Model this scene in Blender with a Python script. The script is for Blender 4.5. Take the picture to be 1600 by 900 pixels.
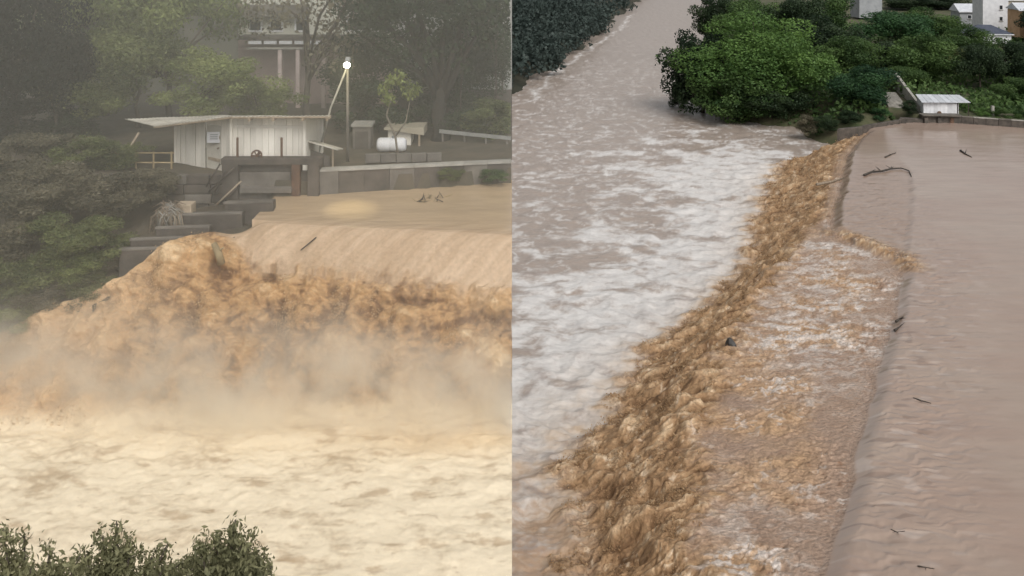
import bpy, math, random
import numpy as np
from mathutils import Vector

# ------------------------------------------------------------------ scene, camera, light
S = bpy.context.scene
COL = S.collection
for o in list(bpy.data.objects):
    bpy.data.objects.remove(o)

F = 1400.0            # focal length in photo pixels (photo 1600 px wide)
HY = -80.0            # horizon row in photo pixels (level camera, shifted lens)
ZC = 38.0             # camera height
cam_d = bpy.data.cameras.new('camera'); cam = bpy.data.objects.new('camera', cam_d)
COL.objects.link(cam); S.camera = cam
cam.location = (0, 0, ZC); cam.rotation_euler = (math.radians(90), 0, 0)
cam_d.sensor_width = 36.0; cam_d.lens = 36.0 * F / 1600.0
cam_d.shift_y = -(450 - HY) / 1600.0
cam_d.clip_start = 0.3; cam_d.clip_end = 9000

SUN_EL, SUN_AZ = 46.0, 160.0       # azimuth from +Y, clockwise: behind and to the right
w = bpy.data.worlds.new('World'); S.world = w; w.use_nodes = True
wn = w.node_tree; wn.nodes.clear()
sky = wn.nodes.new('ShaderNodeTexSky'); sky.sky_type = 'NISHITA'; sky.sun_disc = False
sky.sun_elevation = math.radians(SUN_EL); sky.sun_rotation = math.radians(SUN_AZ)
sky.air_density = 1.0; sky.dust_density = 4.0; sky.ozone_density = 1.0
hs = wn.nodes.new('ShaderNodeHueSaturation'); hs.inputs['Saturation'].default_value = 0.12
bg = wn.nodes.new('ShaderNodeBackground'); bg.inputs['Strength'].default_value = 0.15
wo = wn.nodes.new('ShaderNodeOutputWorld')
wn.links.new(sky.outputs[0], hs.inputs['Color']); wn.links.new(hs.outputs[0], bg.inputs['Color'])
wn.links.new(bg.outputs[0], wo.inputs['Surface'])

sd = bpy.data.lights.new('sun', 'SUN'); sd.energy = 1.5; sd.angle = math.radians(28); sd.color = (1.0, 0.96, 0.9)
sun = bpy.data.objects.new('sun', sd); COL.objects.link(sun)
a, e = math.radians(SUN_AZ), math.radians(SUN_EL)
sdir = Vector((math.sin(a) * math.cos(e), math.cos(a) * math.cos(e), math.sin(e)))
sun.rotation_euler = sdir.to_track_quat('Z', 'Y').to_euler(); sun.location = (60, -60, 120)

S.view_settings.view_transform = 'Standard'; S.view_settings.look = 'None'
S.view_settings.exposure = -0.16; S.view_settings.gamma = 1.0
S.view_settings.use_curve_mapping = False
S.render.engine = 'CYCLES'
S.cycles.use_denoising = True
S.cycles.max_bounces = 10; S.cycles.diffuse_bounces = 3; S.cycles.glossy_bounces = 3; S.cycles.volume_bounces = 8; S.cycles.transparent_max_bounces = 8
S.cycles.volume_step_rate = 1.0

# ------------------------------------------------------------------ helpers
RNG = np.random.default_rng(7)
def P(px, py, Y):
    return Vector(((px - 800.0) / F * Y, Y, ZC - (py - HY) / F * Y))
def YZ(py, z):
    return (ZC - z) * F / (py - HY)
def PZ(px, py, z):
    return P(px, py, YZ(py, z))
def lin(r, g, b):
    f = lambda c: ((c / 255 + 0.055) / 1.055) ** 2.4 if c > 10.3 else c / 255 / 12.92
    return np.array([f(r), f(g), f(b)])
def sst(x, a, b):
    t = np.clip((x - a) / (b - a), 0, 1); return t * t * (3 - 2 * t)

def _h(ix, iy, seed):
    n = (ix.astype(np.uint32) * np.uint32(374761393) + iy.astype(np.uint32) * np.uint32(668265263)
         + np.uint32((seed * 974711 + 1013) & 0xffffffff))
    n = (n ^ (n >> np.uint32(13))) * np.uint32(1274126177)
    n = n ^ (n >> np.uint32(16))
    return n
def perlin(x, y, seed=0):
    x = np.asarray(x, float); y = np.asarray(y, float)
    ix = np.floor(x).astype(np.int64); iy = np.floor(y).astype(np.int64)
    fx = x - ix; fy = y - iy
    def g(ox, oy):
        h = _h(ix + ox, iy + oy, seed).astype(np.float64) * (2 * np.pi / 4294967296.0)
        return np.cos(h) * (fx - ox) + np.sin(h) * (fy - oy)
    u = fx * fx * fx * (fx * (fx * 6 - 15) + 10); v = fy * fy * fy * (fy * (fy * 6 - 15) + 10)
    a0 = g(0, 0) * (1 - u) + g(1, 0) * u; a1 = g(0, 1) * (1 - u) + g(1, 1) * u
    return (a0 * (1 - v) + a1 * v) * 1.5
def fbm(x, y, seed=0, octv=4, gain=0.5, lac=2.03):
    s = 0; amp = 1; tot = 0
    for i in range(octv):
        s = s + amp * perlin(x, y, seed + 17 * i); tot += amp
        amp *= gain; x = x * lac + 3.7; y = y * lac - 1.9
    return s / tot
def billow(x, y, seed=0, octv=4, gain=0.5, lac=2.03):
    s = 0; amp = 1; tot = 0
    for i in range(octv):
        s = s + amp * (np.abs(perlin(x, y, seed + 31 * i)) * 2 - 0.6); tot += amp
        amp *= gain; x = x * lac + 5.1; y = y * lac + 2.3
    return s / tot

MATS = {}
def nodes(name):
    m = bpy.data.materials.new(name); m.use_nodes = True
    nt = m.node_tree; nt.nodes.clear()
    out = nt.nodes.new('ShaderNodeOutputMaterial'); bs = nt.nodes.new('ShaderNodeBsdfPrincipled')
    nt.links.new(bs.outputs[0], out.inputs['Surface'])
    return m, nt, bs, out
def mat(name, c1, c2=None, scale=3.0, rough=0.8, bump=0.0, bscale=None, metal=0.0, stretch=(1, 1, 1), spec=0.5, detail=6):
    """two colours mixed by object-space noise, with bump of the same grain"""
    if name in MATS: return MATS[name]
    m, nt, bs, out = nodes(name)
    c2 = c1 if c2 is None else c2
    tc = nt.nodes.new('ShaderNodeTexCoord'); mp = nt.nodes.new('ShaderNodeMapping'); mp.inputs['Scale'].default_value = stretch
    nt.links.new(tc.outputs['Object'], mp.inputs['Vector'])
    nz = nt.nodes.new('ShaderNodeTexNoise'); nz.inputs['Scale'].default_value = scale; nz.inputs['Detail'].default_value = detail
    nz.inputs['Roughness'].default_value = 0.62
    nt.links.new(mp.outputs[0], nz.inputs['Vector'])
    cr = nt.nodes.new('ShaderNodeValToRGB'); cr.color_ramp.elements[0].position = 0.33; cr.color_ramp.elements[1].position = 0.68
    cr.color_ramp.elements[0].color = (*c1, 1); cr.color_ramp.elements[1].color = (*c2, 1)
    nt.links.new(nz.outputs[0], cr.inputs[0])
    oi = nt.nodes.new('ShaderNodeObjectInfo'); mr = nt.nodes.new('ShaderNodeMapRange')
    mr.inputs['To Min'].default_value = 0.86; mr.inputs['To Max'].default_value = 1.14
    nt.links.new(oi.outputs['Random'], mr.inputs['Value'])
    mx = nt.nodes.new('ShaderNodeMix'); mx.data_type = 'RGBA'; mx.blend_type = 'MULTIPLY'; mx.inputs[0].default_value = 1
    cb = nt.nodes.new('ShaderNodeCombineColor')
    for k in range(3): nt.links.new(mr.outputs[0], cb.inputs[k])
    nt.links.new(cr.outputs[0], mx.inputs[6]); nt.links.new(cb.outputs[0], mx.inputs[7])
    nt.links.new(mx.outputs[2], bs.inputs['Base Color'])
    bs.inputs['Roughness'].default_value = rough; bs.inputs['Metallic'].default_value = metal
    bs.inputs['Specular IOR Level'].default_value = spec
    if bump:
        n2 = nt.nodes.new('ShaderNodeTexNoise'); n2.inputs['Scale'].default_value = bscale or scale * 4; n2.inputs['Detail'].default_value = 5
        nt.links.new(mp.outputs[0], n2.inputs['Vector'])
        b = nt.nodes.new('ShaderNodeBump'); b.inputs['Strength'].default_value = bump; b.inputs['Distance'].default_value = 0.05
        nt.links.new(n2.outputs[0], b.inputs['Height']); nt.links.new(b.outputs[0], bs.inputs['Normal'])
    MATS[name] = m
    return m

def link(name, me, parent=None, loc=None):
    o = bpy.data.objects.new(name, me); COL.objects.link(o)
    if parent is not None: o.parent = parent
    if loc is not None: o.location = loc
    return o
def tag(o, label=None, cat=None, group=None, kind=None):
    if label: o['label'] = label
    if cat: o['category'] = cat
    if group: o['group'] = group
    if kind: o['kind'] = kind
    return o
def thing(name, loc, label, cat, group=None):
    o = bpy.data.objects.new(name, None); COL.objects.link(o); o.location = loc; o.empty_display_size = 0.3
    return tag(o, label, cat, group)
def wloc(o):
    v = Vector((0, 0, 0))
    while o is not None: v = v + o.location; o = o.parent
    return v
class MB:
    """collects simple shapes in world coordinates; build() links them as one mesh object"""
    def __init__(s): s.v = []; s.f = []
    def add(s, v, f):
        n = len(s.v); s.v += [tuple(p) for p in v]; s.f += [tuple(i + n for i in q) for q in f]; return s
    def box(s, c, size, rz=0.0, rx=0.0, ry=0.0, taper=1.0):
        from mathutils import Euler
        R = Euler((rx, ry, rz)).to_matrix(); c = Vector(c); v = []
        for sz in (-1, 1):
            t = taper if sz > 0 else 1.0
            for sx, sy in ((-1, -1), (1, -1), (1, 1), (-1, 1)):
                v.append(c + R @ Vector((sx * size[0] / 2 * t, sy * size[1] / 2 * t, sz * size[2] / 2)))
        return s.add(v, [(3, 2, 1, 0), (4, 5, 6, 7), (0, 1, 5, 4), (1, 2, 6, 5), (2, 3, 7, 6), (3, 0, 4, 7)])
    def hexa(s, b, t):
        """eight corners: four bottom, four top, same order"""
        return s.add(list(b) + list(t), [(3, 2, 1, 0), (4, 5, 6, 7), (0, 1, 5, 4), (1, 2, 6, 5), (2, 3, 7, 6), (3, 0, 4, 7)])
    def tube(s, pts, rad, n=8, cap=True):
        pts = [Vector(p) for p in pts]; rad = list(rad) if hasattr(rad, '__len__') else [rad] * len(pts)
        base = len(s.v); up = Vector((0.13, 0.07, 1)).normalized()
        for i, p in enumerate(pts):
            d = (pts[min(i + 1, len(pts) - 1)] - pts[max(i - 1, 0)]).normalized()
            u = d.cross(up)
            u = u.normalized() if u.length > 1e-4 else Vector((1, 0, 0)); q = d.cross(u)
            for k in range(n):
                a = 2 * math.pi * k / n
                s.v.append(tuple(p + (u * math.cos(a) + q * math.sin(a)) * rad[i]))
        for i in range(len(pts) - 1):
            for k in range(n):
                a0 = base + i * n + k; a1 = base + i * n + (k + 1) % n
                s.f.append((a0, a1, a1 + n, a0 + n))
        if cap:
            s.f.append(tuple(base + k for k in range(n))[::-1]); s.f.append(tuple(base + (len(pts) - 1) * n + k for k in range(n)))
        return s
    def build(s, name, m, parent=None, smooth=False, bevel=0.0):
        o0 = wloc(parent) if parent is not None else Vector((0, 0, 0))
        me = bpy.data.meshes.new(name); me.from_pydata([tuple(Vector(p) - o0) for p in s.v], [], s.f); me.update()
        if smooth: me.shade_smooth()
        me.materials.append(m); o = link(name, me, parent)
        if bevel:
            b = o.modifiers.new('bevel', 'BEVEL'); b.width = bevel; b.segments = 2
        return o
def rebase(o):
    """move a one-mesh thing's origin to its base so that it is placed, not only drawn"""
    me = o.data; n = len(me.vertices); co = np.empty(n * 3, np.float32); me.vertices.foreach_get('co', co); co = co.reshape(-1, 3)
    b = np.array([(co[:, 0].min() + co[:, 0].max()) / 2, (co[:, 1].min() + co[:, 1].max()) / 2, co[:, 2].min()])
    me.vertices.foreach_set('co', (co - b).astype(np.float32).ravel()); me.update(); o.location = b
    return o
def np_mesh(name, co, quads, m, smooth=True, attrs=None):
    me = bpy.data.meshes.new(name); n = len(co); q = len(quads); k = quads.shape[1]
    me.vertices.add(n); me.vertices.foreach_set('co', co.astype(np.float32).ravel())
    me.loops.add(q * k); me.loops.foreach_set('vertex_index', quads.astype(np.int32).ravel())
    me.polygons.add(q); me.polygons.foreach_set('loop_start', np.arange(0, q * k, k, dtype=np.int32))
    me.update(calc_edges=True)
    if smooth: me.shade_smooth()
    for an, arr in (attrs or {}).items():
        if arr.ndim == 2:
            at = me.attributes.new(an, 'FLOAT_COLOR', 'POINT')
            c4 = np.ones((n, 4), np.float32); c4[:, :3] = arr; at.data.foreach_set('color', c4.ravel())
        else:
            at = me.attributes.new(an, 'FLOAT', 'POINT'); at.data.foreach_set('value', arr.astype(np.float32))
    me.materials.append(m)
    return me
def grid_quads(nr, nc):
    i = np.arange((nr - 1) * nc).reshape(nr - 1, nc)[:, :-1]
    return np.stack([i, i + 1, i + 1 + nc, i + nc], -1).reshape(-1, 4)
def submesh(name, co, quads, mask, m, attrs):
    q = quads[mask]; u, inv = np.unique(q, return_inverse=True)
    return np_mesh(name, co[u], inv.reshape(-1, 4), m, True, {k: v[u] for k, v in attrs.items()})

def water_mat(name, bscale, bstr, bdist, rough_lo=0.12, rough_hi=0.6, stretch=(1, 1, 1), cvar=0.12, cscale=2.0):
    m, nt, bs, out = nodes(name)
    at = nt.nodes.new('ShaderNodeAttribute'); at.attribute_name = 'col'
    fo = nt.nodes.new('ShaderNodeAttribute'); fo.attribute_name = 'foam'
    tc = nt.nodes.new('ShaderNodeTexCoord'); mp = nt.nodes.new('ShaderNodeMapping'); mp.inputs['Scale'].default_value = stretch
    nt.links.new(tc.outputs['Object'], mp.inputs['Vector'])
    nz = nt.nodes.new('ShaderNodeTexNoise'); nz.inputs['Scale'].default_value = cscale; nz.inputs['Detail'].default_value = 7; nz.inputs['Roughness'].default_value = 0.65
    nt.links.new(mp.outputs[0], nz.inputs['Vector'])
    mr = nt.nodes.new('ShaderNodeMapRange'); mr.inputs['From Min'].default_value = 0.25; mr.inputs['From Max'].default_value = 0.75
    mr.inputs['To Min'].default_value = 1 - cvar; mr.inputs['To Max'].default_value = 1 + cvar
    nt.links.new(nz.outputs[0], mr.inputs['Value'])
    vm = nt.nodes.new('ShaderNodeVectorMath'); vm.operation = 'SCALE'
    nt.links.new(at.outputs['Color'], vm.inputs[0]); nt.links.new(mr.outputs[0], vm.inputs['Scale'])
    nt.links.new(vm.outputs[0], bs.inputs['Base Color'])
    r2 = nt.nodes.new('ShaderNodeMapRange'); r2.inputs['To Min'].default_value = rough_lo; r2.inputs['To Max'].default_value = rough_hi
    nt.links.new(fo.outputs['Fac'], r2.inputs['Value']); nt.links.new(r2.outputs[0], bs.inputs['Roughness'])
    bs.inputs['IOR'].default_value = 1.33
    n2 = nt.nodes.new('ShaderNodeTexNoise'); n2.inputs['Scale'].default_value = bscale; n2.inputs['Detail'].default_value = 6; n2.inputs['Roughness'].default_value = 0.6
    nt.links.new(mp.outputs[0], n2.inputs['Vector'])
    b = nt.nodes.new('ShaderNodeBump'); b.inputs['Strength'].default_value = bstr; b.inputs['Distance'].default_value = bdist
    nt.links.new(n2.outputs[0], b.inputs['Height']); nt.links.new(b.outputs[0], bs.inputs['Normal'])
    return m

# ================================================================== RIGHT PLACE: the weir seen from above, water and land
ZR = 4.3                                   # reservoir level; the river below the weir is z = 0
def line(pts, z):
    a = np.array([[*PZ(px, py, z)] for px, py in pts]); i = np.argsort(a[:, 1]); return a[i, 1], a[i, 0]
cY, cX = line([(1240, 1200), (1300, 900), (1330, 800), (1350, 700), (1385, 560), (1405, 490), (1418, 425), (1403, 408), (1330, 372), (1308, 352), (1310, 320), (1316, 290), (1330, 235), (1345, 215), (1362, 203)], ZR)
bY, bX = line([(1080, 1200), (1110, 900), (1105, 700), (1130, 600), (1185, 500), (1230, 430), (1270, 372)], 2.9)
bY = np.append(bY, [116, 128, 150, 167, 200]); bX = np.append(bX, np.interp([116, 128, 150, 167, 200], cY, cX) - 1.5)
fY, fX = line([(860, 1200), (885, 890), (890, 720), (955, 640), (1000, 560), (1085, 490), (1165, 420), (1180, 350), (1200, 290), (1240, 230), (1258, 215)], 0.2)

LAND = [(58.5, 180), (61, 189), (54, 192.5), (47, 203), (45, 217), (50, 260), (66, 315), (99, 443), (156, 665), (260, 1050),
        (900, 1400), (900, 150), (108, 166.2), (98, 169.3), (80.5, 175.6), (79, 173.4), (74, 170.8), (70, 168.6), (66.6, 167.2), (63, 170), (60.5, 174)]
FARBANK = [(-260, 150), (-40, 190), (2, 234), (24, 330), (50, 455), (96, 665), (180, 1000), (300, 1500), (-1500, 1800), (-1500, 150)]
def inpoly(x, y, poly):
    c = np.zeros(x.shape, bool); n = len(poly)
    for i in range(n):
        x1, y1 = poly[i]; x2, y2 = poly[(i + 1) % n]
        if y1 == y2: continue
        c ^= ((y1 > y) != (y2 > y)) & (x < (x2 - x1) * (y - y1) / (y2 - y1) + x1)
    return c
def distpoly(x, y, poly, closed=True):
    d = np.full(x.shape, 1e9); n = len(poly)
    for i in range(n if closed else n - 1):
        x1, y1 = poly[i]; x2, y2 = poly[(i + 1) % n]; dx, dy = x2 - x1, y2 - y1
        t = np.clip(((x - x1) * dx + (y - y1) * dy) / (dx * dx + dy * dy), 0, 1)
        d = np.minimum(d, np.hypot(x - x1 - t * dx, y - y1 - t * dy))
    return d
def sdist(x, y, poly):
    return np.where(inpoly(x, y, poly), 1, -1) * distpoly(x, y, poly)

def right_water():
    rows = np.concatenate([np.arange(1150, 960, -3.0), np.arange(960, 150, -1.45), np.arange(150, -30, -1.1)])
    Yr = ZC * F / (rows - HY); ucol = np.arange(-0.055, 0.63, 1.5 / F)
    Y, U = np.meshgrid(Yr, ucol, indexing='ij'); nr, nc = Y.shape
    X = U * Y
    C = np.interp(Y, cY, cX); B = np.interp(Y, bY, bX); Fo = np.interp(Y, fY, fX)
    wob = fbm(Y * 0.22, X * 0.1, 5, 3)
    C = C + 0.5 * wob; B = B + (2.2 * fbm(Y * 0.3, X * 0.1, 6, 3) + 2.2 * fbm(Y * 0.9, X * 0.5, 7, 3)) * sst(Y, 130, 90) ; Fo = Fo + 2.4 * fbm(Y * 0.3, X * 0.1, 8, 3) + 2.0 * fbm(Y * 0.8, X * 0.5, 9, 3)
    gone = Y > 168.5 + 0.5 * np.clip(X - 66, -20, 40)        # past the abutment there is no weir, only river
    Fo = np.where(gone, 900.0, Fo)
    s = C - X                                                  # metres downstream of the crest
    s = np.where(gone, 60.0, s)
    apron_w = np.maximum(C - B, 0.5); fall_w = np.maximum(B - Fo, 1.0)
    z = np.full(X.shape, ZR)
    lip = sst(s, -0.9, 1.0)
    ap = np.clip((s - 1.3) / apron_w, 0, 1); fl = np.clip((s - apron_w) / fall_w, 0, 1)
    z_ap = ZR - (0.5 + 0.35 * sst(Y, 100, 112)) * lip - 0.5 * ap
    zf = z_ap * (1 - sst(fl, 0.0, 1.0)) + 0.0
    Xe = np.interp(Y, [90, 97, 110, 122, 136, 145], [40.5, 42.6, 49.0, 54.6, 60.5, 62.0]); shelf_y = sst(Y, 94, 99) * sst(Y, 150, 136)
    Xe = Xe + 0.5 * fbm(Y * 0.4, Y * 0 + 2, 18, 3)
    shelf = sst(Xe - X, -0.5, 0.7) * shelf_y * (s < 0.5); zf = zf - 0.0 * shelf
    z = np.where(s > -1.2, zf, ZR)
    z = z - 0.16 * sst(Xe - X, -0.5, 0.7) * shelf_y * sst(s, 1.5, 0.0)
    notch = np.exp(-(distpoly(X, Y, [(38.0, 109.5), (40.5, 104.5), (42.8, 98.5), (42.2, 95)], False) / 1.5) ** 2)
    # turbulence weights
    m_boil = sst(s, apron_w - 1.2, apron_w + 1.8) * sst(Fo - X, 2.4, -1.2)
    m_apr = sst(s, 0.2, 2.5) * (1 - m_boil) * (X > Fo)
    m_tail = sst(Fo - X, -1.5, 2.0)
    m_res = sst(s, 0.3, -1.5)
    # coordinates along the flow (mostly -X)
    wx = X + 0.9 * fbm(X * 0.5, Y * 0.5, 21, 3); wy = Y + 0.9 * fbm(X * 0.5 + 9, Y * 0.5, 22, 3)
    bo = 0.62 * billow(X * 0.42, Y * 0.40, 31, 5, 0.46) + 0.55 * fbm(wx * 0.2, wy * 0.27, 33, 3)
    bo2 = billow(X * 1.3, Y * 1.2, 35, 3, 0.6)
    vx = X + 0.35 * fbm(X * 1.1, Y * 1.1, 23, 2); vy = Y + 0.35 * fbm(X * 1.1 + 9, Y * 1.1, 24, 2)
    fine = 0.6 * (1 - 2.4 * np.abs(perlin(vx * 0.8, vy * 0.75, 36))) + 0.45 * (1 - 2.4 * np.abs(perlin(vx * 1.9, vy * 1.7, 37))) + 0.3 * perlin(vx * 4.2, vy * 3.6, 38)
    al = X * 0.95 + Y * 0.3; ac = Y * 0.95 - X * 0.3
    nzs = fbm(al * 0.55, ac * 1.7, 46, 5, 0.66)
    big = billow(X * 0.17 + 0.05 * Y, Y * 0.24, 39, 2, 0.5)
    amod = np.clip(0.5 + 1.7 * fbm(X * 0.3, Y * 0.4, 40, 3), 0.05, 1.4)
    fine = fine * amod + 0.4 * fbm(vx * 2.4, vy * 2.2, 42, 4, 0.7)
    h_boil = 0.7 * bo + 0.07 * bo2 * amod + 0.09 * fine + 0.5 * big + 0.3 * nzs
    rid = 1 - np.abs(perlin(wx * 0.8, wy * 2.3, 41)) * 2.2
    patch = np.clip(fbm(X * 0.13, Y * 0.16, 43, 3) * 1.9 + 0.42, 0, 1)
    h_apr = (0.09 * rid + 0.16 * billow(wx * 0.6, wy * 1.6, 45, 4, 0.6) + 0.07 * fine) * (0.35 + 1.0 * patch)
    h_tail = 0.13 * fbm(X * 0.35, Y * 0.28, 51, 4) + 0.10 * (1 - np.abs(perlin(wx * 0.28, wy * 0.3, 53)) * 2)
    tail_near = np.exp(-np.clip(Fo - X, 0, 99) / 9.0)
    h_tail = h_tail * (1.3 + 1.6 * tail_near)
    nzr = fbm(X * 0.5, Y * 0.5, 66, 3)
    upz = sst(s, -12 - 6 * sst(Y, 90, 110), -1) * sst(Y, 150, 118)   # rippled approach on the far section
    drip = sst(1 - np.abs(perlin(X * 0.22 + 0.3 * nzr, Y * 1.15, 64)) * 2.0 + 0.5 * nzr, 0.86, 1.0)
    h_res = 0.03 * fbm(X * 0.12, Y * 0.5, 61, 4) + upz * 0.08 * (1 - np.abs(perlin(wx * 0.45, wy * 1.5, 63)) * 2)
    z = z + notch * (1 - m_boil) * (0.45 * bo + 0.25 * fine + 0.05) + m_boil * (h_boil + 0.35) + m_apr * h_apr + m_tail * h_tail + m_res * h_res
    # choppy sideways push in the boil
    X2 = X + m_boil * (0.45 * fbm(X * 0.55, Y * 0.6, 71, 3)); Y2 = Y + m_boil * (0.45 * fbm(X * 0.55 + 40, Y * 0.6, 73, 3) - 0.25 * bo)
    # ---- colour and foam
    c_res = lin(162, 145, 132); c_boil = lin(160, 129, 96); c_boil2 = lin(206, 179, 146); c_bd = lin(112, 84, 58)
    c_apr = lin(158, 134, 116); c_white = lin(206, 203, 200); c_tail = lin(158, 145, 135); c_tan = lin(190, 170, 148)
    nz1 = fbm(wx * 0.5, wy * 0.75, 81, 5, 0.6); nz2 = fbm(wx * 1.7, wy * 3.0, 83, 3, 0.6); nz3 = fbm(X * 0.09, Y * 0.09, 85, 3); nzb = fbm(X * 0.6, Y * 0.5, 86, 5, 0.62)
    mixc = lambda a, b, t: a * (1 - t[..., None]) + b * t[..., None]
    L = lambda c: np.broadcast_to(c, X.shape + (3,))
    lum = np.clip(0.44 + 0.36 * bo + 0.22 * big + 0.18 * fine + 0.45 * nzb + 0.95 * nzs + 0.25 * nz2, 0, 1)       # aerated crests are paler; shade of the hollows is painted in too
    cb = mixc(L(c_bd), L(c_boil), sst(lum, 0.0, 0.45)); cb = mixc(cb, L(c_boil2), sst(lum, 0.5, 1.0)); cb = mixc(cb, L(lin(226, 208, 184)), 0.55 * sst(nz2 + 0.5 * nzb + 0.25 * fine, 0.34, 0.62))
    fa = sst(nz1 * 1.3 + 0.4 * rid * patch + 0.6 * nz2 + nz3 * 0.8, 0.30, 0.62) * (0.25 + 0.75 * patch)
    wp = 1.5 * np.exp(-(distpoly(X, Y, [(34.5, 105), (38.5, 102.5), (42, 98.5)], False) / 1.3) ** 2) + np.exp(-((X - 33) ** 2 / 30 + (Y - 95) ** 2 / 60)) + 0.8 * np.exp(-((X - 26) ** 2 / 40 + (Y - 80) ** 2 / 110)) + 0.5 * np.exp(-((X - 13) ** 2 / 14 + (Y - 52) ** 2 / 40))
    ca = mixc(L(c_apr), L(lin(184, 150, 112)), np.clip(patch * 0.75 + nz1 * 0.4, 0, 1) * sst(s, 1.5, 5))
    ca = mixc(ca, L(lin(206, 196, 188)), np.clip(fa * 0.8 + np.clip(wp, 0, 1.2) * sst(nz1 + 0.4 * nz2, -0.25, 0.3), 0, 0.95))
    dk = sst(-fine * 0.5 - nz2 * 0.9 - 0.5 * nz1, 0.12, 0.6) * (0.25 + 0.75 * patch) * 0.75 * (1 - 0.6 * np.clip(wp, 0, 1))
    dash = sst(perlin(X * 0.9 + 0.4 * nz1, Y * 3.3, 44) + 0.35 * nz2, 0.42, 0.72) * (0.35 + 0.65 * patch)
    ca = mixc(ca, L(lin(122, 88, 62)), np.clip(dk + 0.55 * dash, 0, 0.85))
    # white tail water: dense near the foot and towards the near side, opening into streaks further down the river
    blobs = np.zeros_like(X)
    for px, py, rx, ry, k in [(1160, 270, 24, 26, 1.0), (1080, 260, 16, 20, 0.7), (1060, 400, 15, 14, 0.75), (900, 480, 15, 14, 0.75), (960, 560, 11, 11, 1.0), (830, 620, 9, 9, 0.85),
                              (820, 520, 9, 12, 0.6), (1130, 340, 10, 14, 0.9), (870, 350, 16, 10, 0.12), (1010, 330, 12, 10, 0.2), (850, 700, 7, 5, 0.75), (820, 800, 6, 4, 0.65), (1000, 480, 9, 9, 0.75)]:
        q = PZ(px, py, 0.0); blobs = np.maximum(blobs, k * np.exp(-(((X - q.x) / rx) ** 2 + ((Y - q.y) / ry) ** 2)))
    sx = X + 2.2 * fbm(X * 0.12, Y * 0.12, 91, 3); sy = Y + 2.2 * fbm(X * 0.12 + 7, Y * 0.12, 92, 3)
    st = 1 - np.abs(fbm(sx * 0.16, sy * 0.22, 93, 4, 0.6)) * 3.2
    brk = fbm(sx * 0.35, sy * 0.5, 95, 5, 0.62)
    far_fade = sst(Y, 430, 150)
    brk2 = fbm(sx * 0.13, sy * 0.19, 94, 6, 0.64)
    near_w = np.exp(-np.clip(Fo - X, 0, 99) / 9.0) * (Y < 175)
    foam_t = sst(blobs * 1.0 + 0.55 * near_w - 0.44 + 1.65 * brk2 * (0.45 + 0.55 * far_fade) + 0.35 * brk, -0.12, 0.42)
    lace = sst(st + 0.35 * brk, 0.72, 1.0) * (0.30 + 0.4 * far_fade); foam_t = np.maximum(foam_t, lace * sst(Y, 520, 260))
    # foam line that follows the far bank
    bank = [(-8, 205), (6, 225), (10, 262), (20, 300), (32, 350), (52, 430), (70, 520)]
    db = distpoly(X + 4.5 * fbm(X * 0.10, Y * 0.07, 97, 3), Y + 9 * fbm(X * 0.05, Y * 0.06, 98, 2), bank, False)
    foam_t = np.maximum(foam_t, np.exp(-(db / (0.35 + Y * 0.0022)) ** 2) * (0.7 + 1.6 * brk))
    foam_t = np.clip(foam_t, 0, 1)
    ct = mixc(L(c_tail), L(c_white), foam_t * (0.72 + 0.28 * sst(brk, -0.35, 0.2)))
    tanm = np.exp(-np.clip(Fo - X, 0, 99) / (2.0 + 3.0 * sst(Y, 95, 60))) * (0.75 + 0.6 * nz1)
    bl = np.exp(-(((X - 1) / 9) ** 2 + ((Y - 56) / 10) ** 2)) * np.clip(0.62 + 1.3 * nz1 + 0.9 * nz2, 0, 1.1)   # browner, broken water near the camera
    ct = mixc(ct, L(c_tan), np.clip(tanm * (0.6 + 0.9 * sst(brk, -0.3, 0.3)), 0, 0.9)); ct = mixc(ct, L(lin(160, 128, 100)), np.clip(bl * 0.7, 0, 0.6))
    ct = mixc(ct, L(lin(150, 138, 132)), sst(-brk - 0.3 * nz2, 0.12, 0.5) * 0.5 * far_fade)
    cr_ = mixc(L(c_res), L(lin(156, 135, 122)), np.clip(0.5 + nz3 * 1.5 + 0.5 * fbm(X * 0.1, Y * 0.5, 87, 3), 0, 1) * 0.7)
    dres = sst(perlin(X * 0.4 + 0.5 * nzr, Y * 1.8, 68) + 0.4 * nzr, 0.36, 0.66)
    cr_ = mixc(cr_, L(lin(118, 100, 90)), np.clip(dres * (0.05 + 0.45 * upz + 0.35 * shelf), 0, 0.8)); cr_ = mixc(cr_, L(lin(196, 184, 176)), 0.35 * upz * sst(perlin(X * 0.5, Y * 1.5, 69), 0.3, 0.6))
    cr_ = mixc(cr_, L(lin(150, 128, 112)), 0.6 * shelf); cr_ = mixc(cr_, cb, np.clip(notch * 1.1, 0, 0.9)); ca = mixc(ca, cb, np.clip(notch * sst(nzb, -0.2, 0.3) * 0.9, 0, 0.9))
    mr_ = np.clip(m_res, 0, 1); tot = m_boil + m_apr + m_tail + 1e-6
    tot = tot + mr_ + 0.02
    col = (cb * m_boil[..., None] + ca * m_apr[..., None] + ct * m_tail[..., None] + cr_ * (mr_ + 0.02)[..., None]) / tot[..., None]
    foam = np.clip(m_boil * 0.9 + m_apr * (0.25 + 0.6 * patch) + m_tail * (0.25 + 0.75 * foam_t), 0, 1) * (1 - mr_)
    # where land stands, water goes under it
    co = np.stack([X2, Y2, z], -1).reshape(-1, 3); q = grid_quads(nr, nc)
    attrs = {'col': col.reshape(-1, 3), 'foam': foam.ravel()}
    sf = s.ravel()[q].mean(1); ff = (Fo - X).ravel()[q].mean(1); Yq = Y.ravel()[q].mean(1); Xq = X.ravel()[q].mean(1)
    res = (sf < 0.4) & (Yq < 178) & (Xq > 10); riv = ~res & (ff > 0.4); cas = ~res & ~riv
    res &= ~((Yq > 171) & (Xq < 70))
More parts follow.
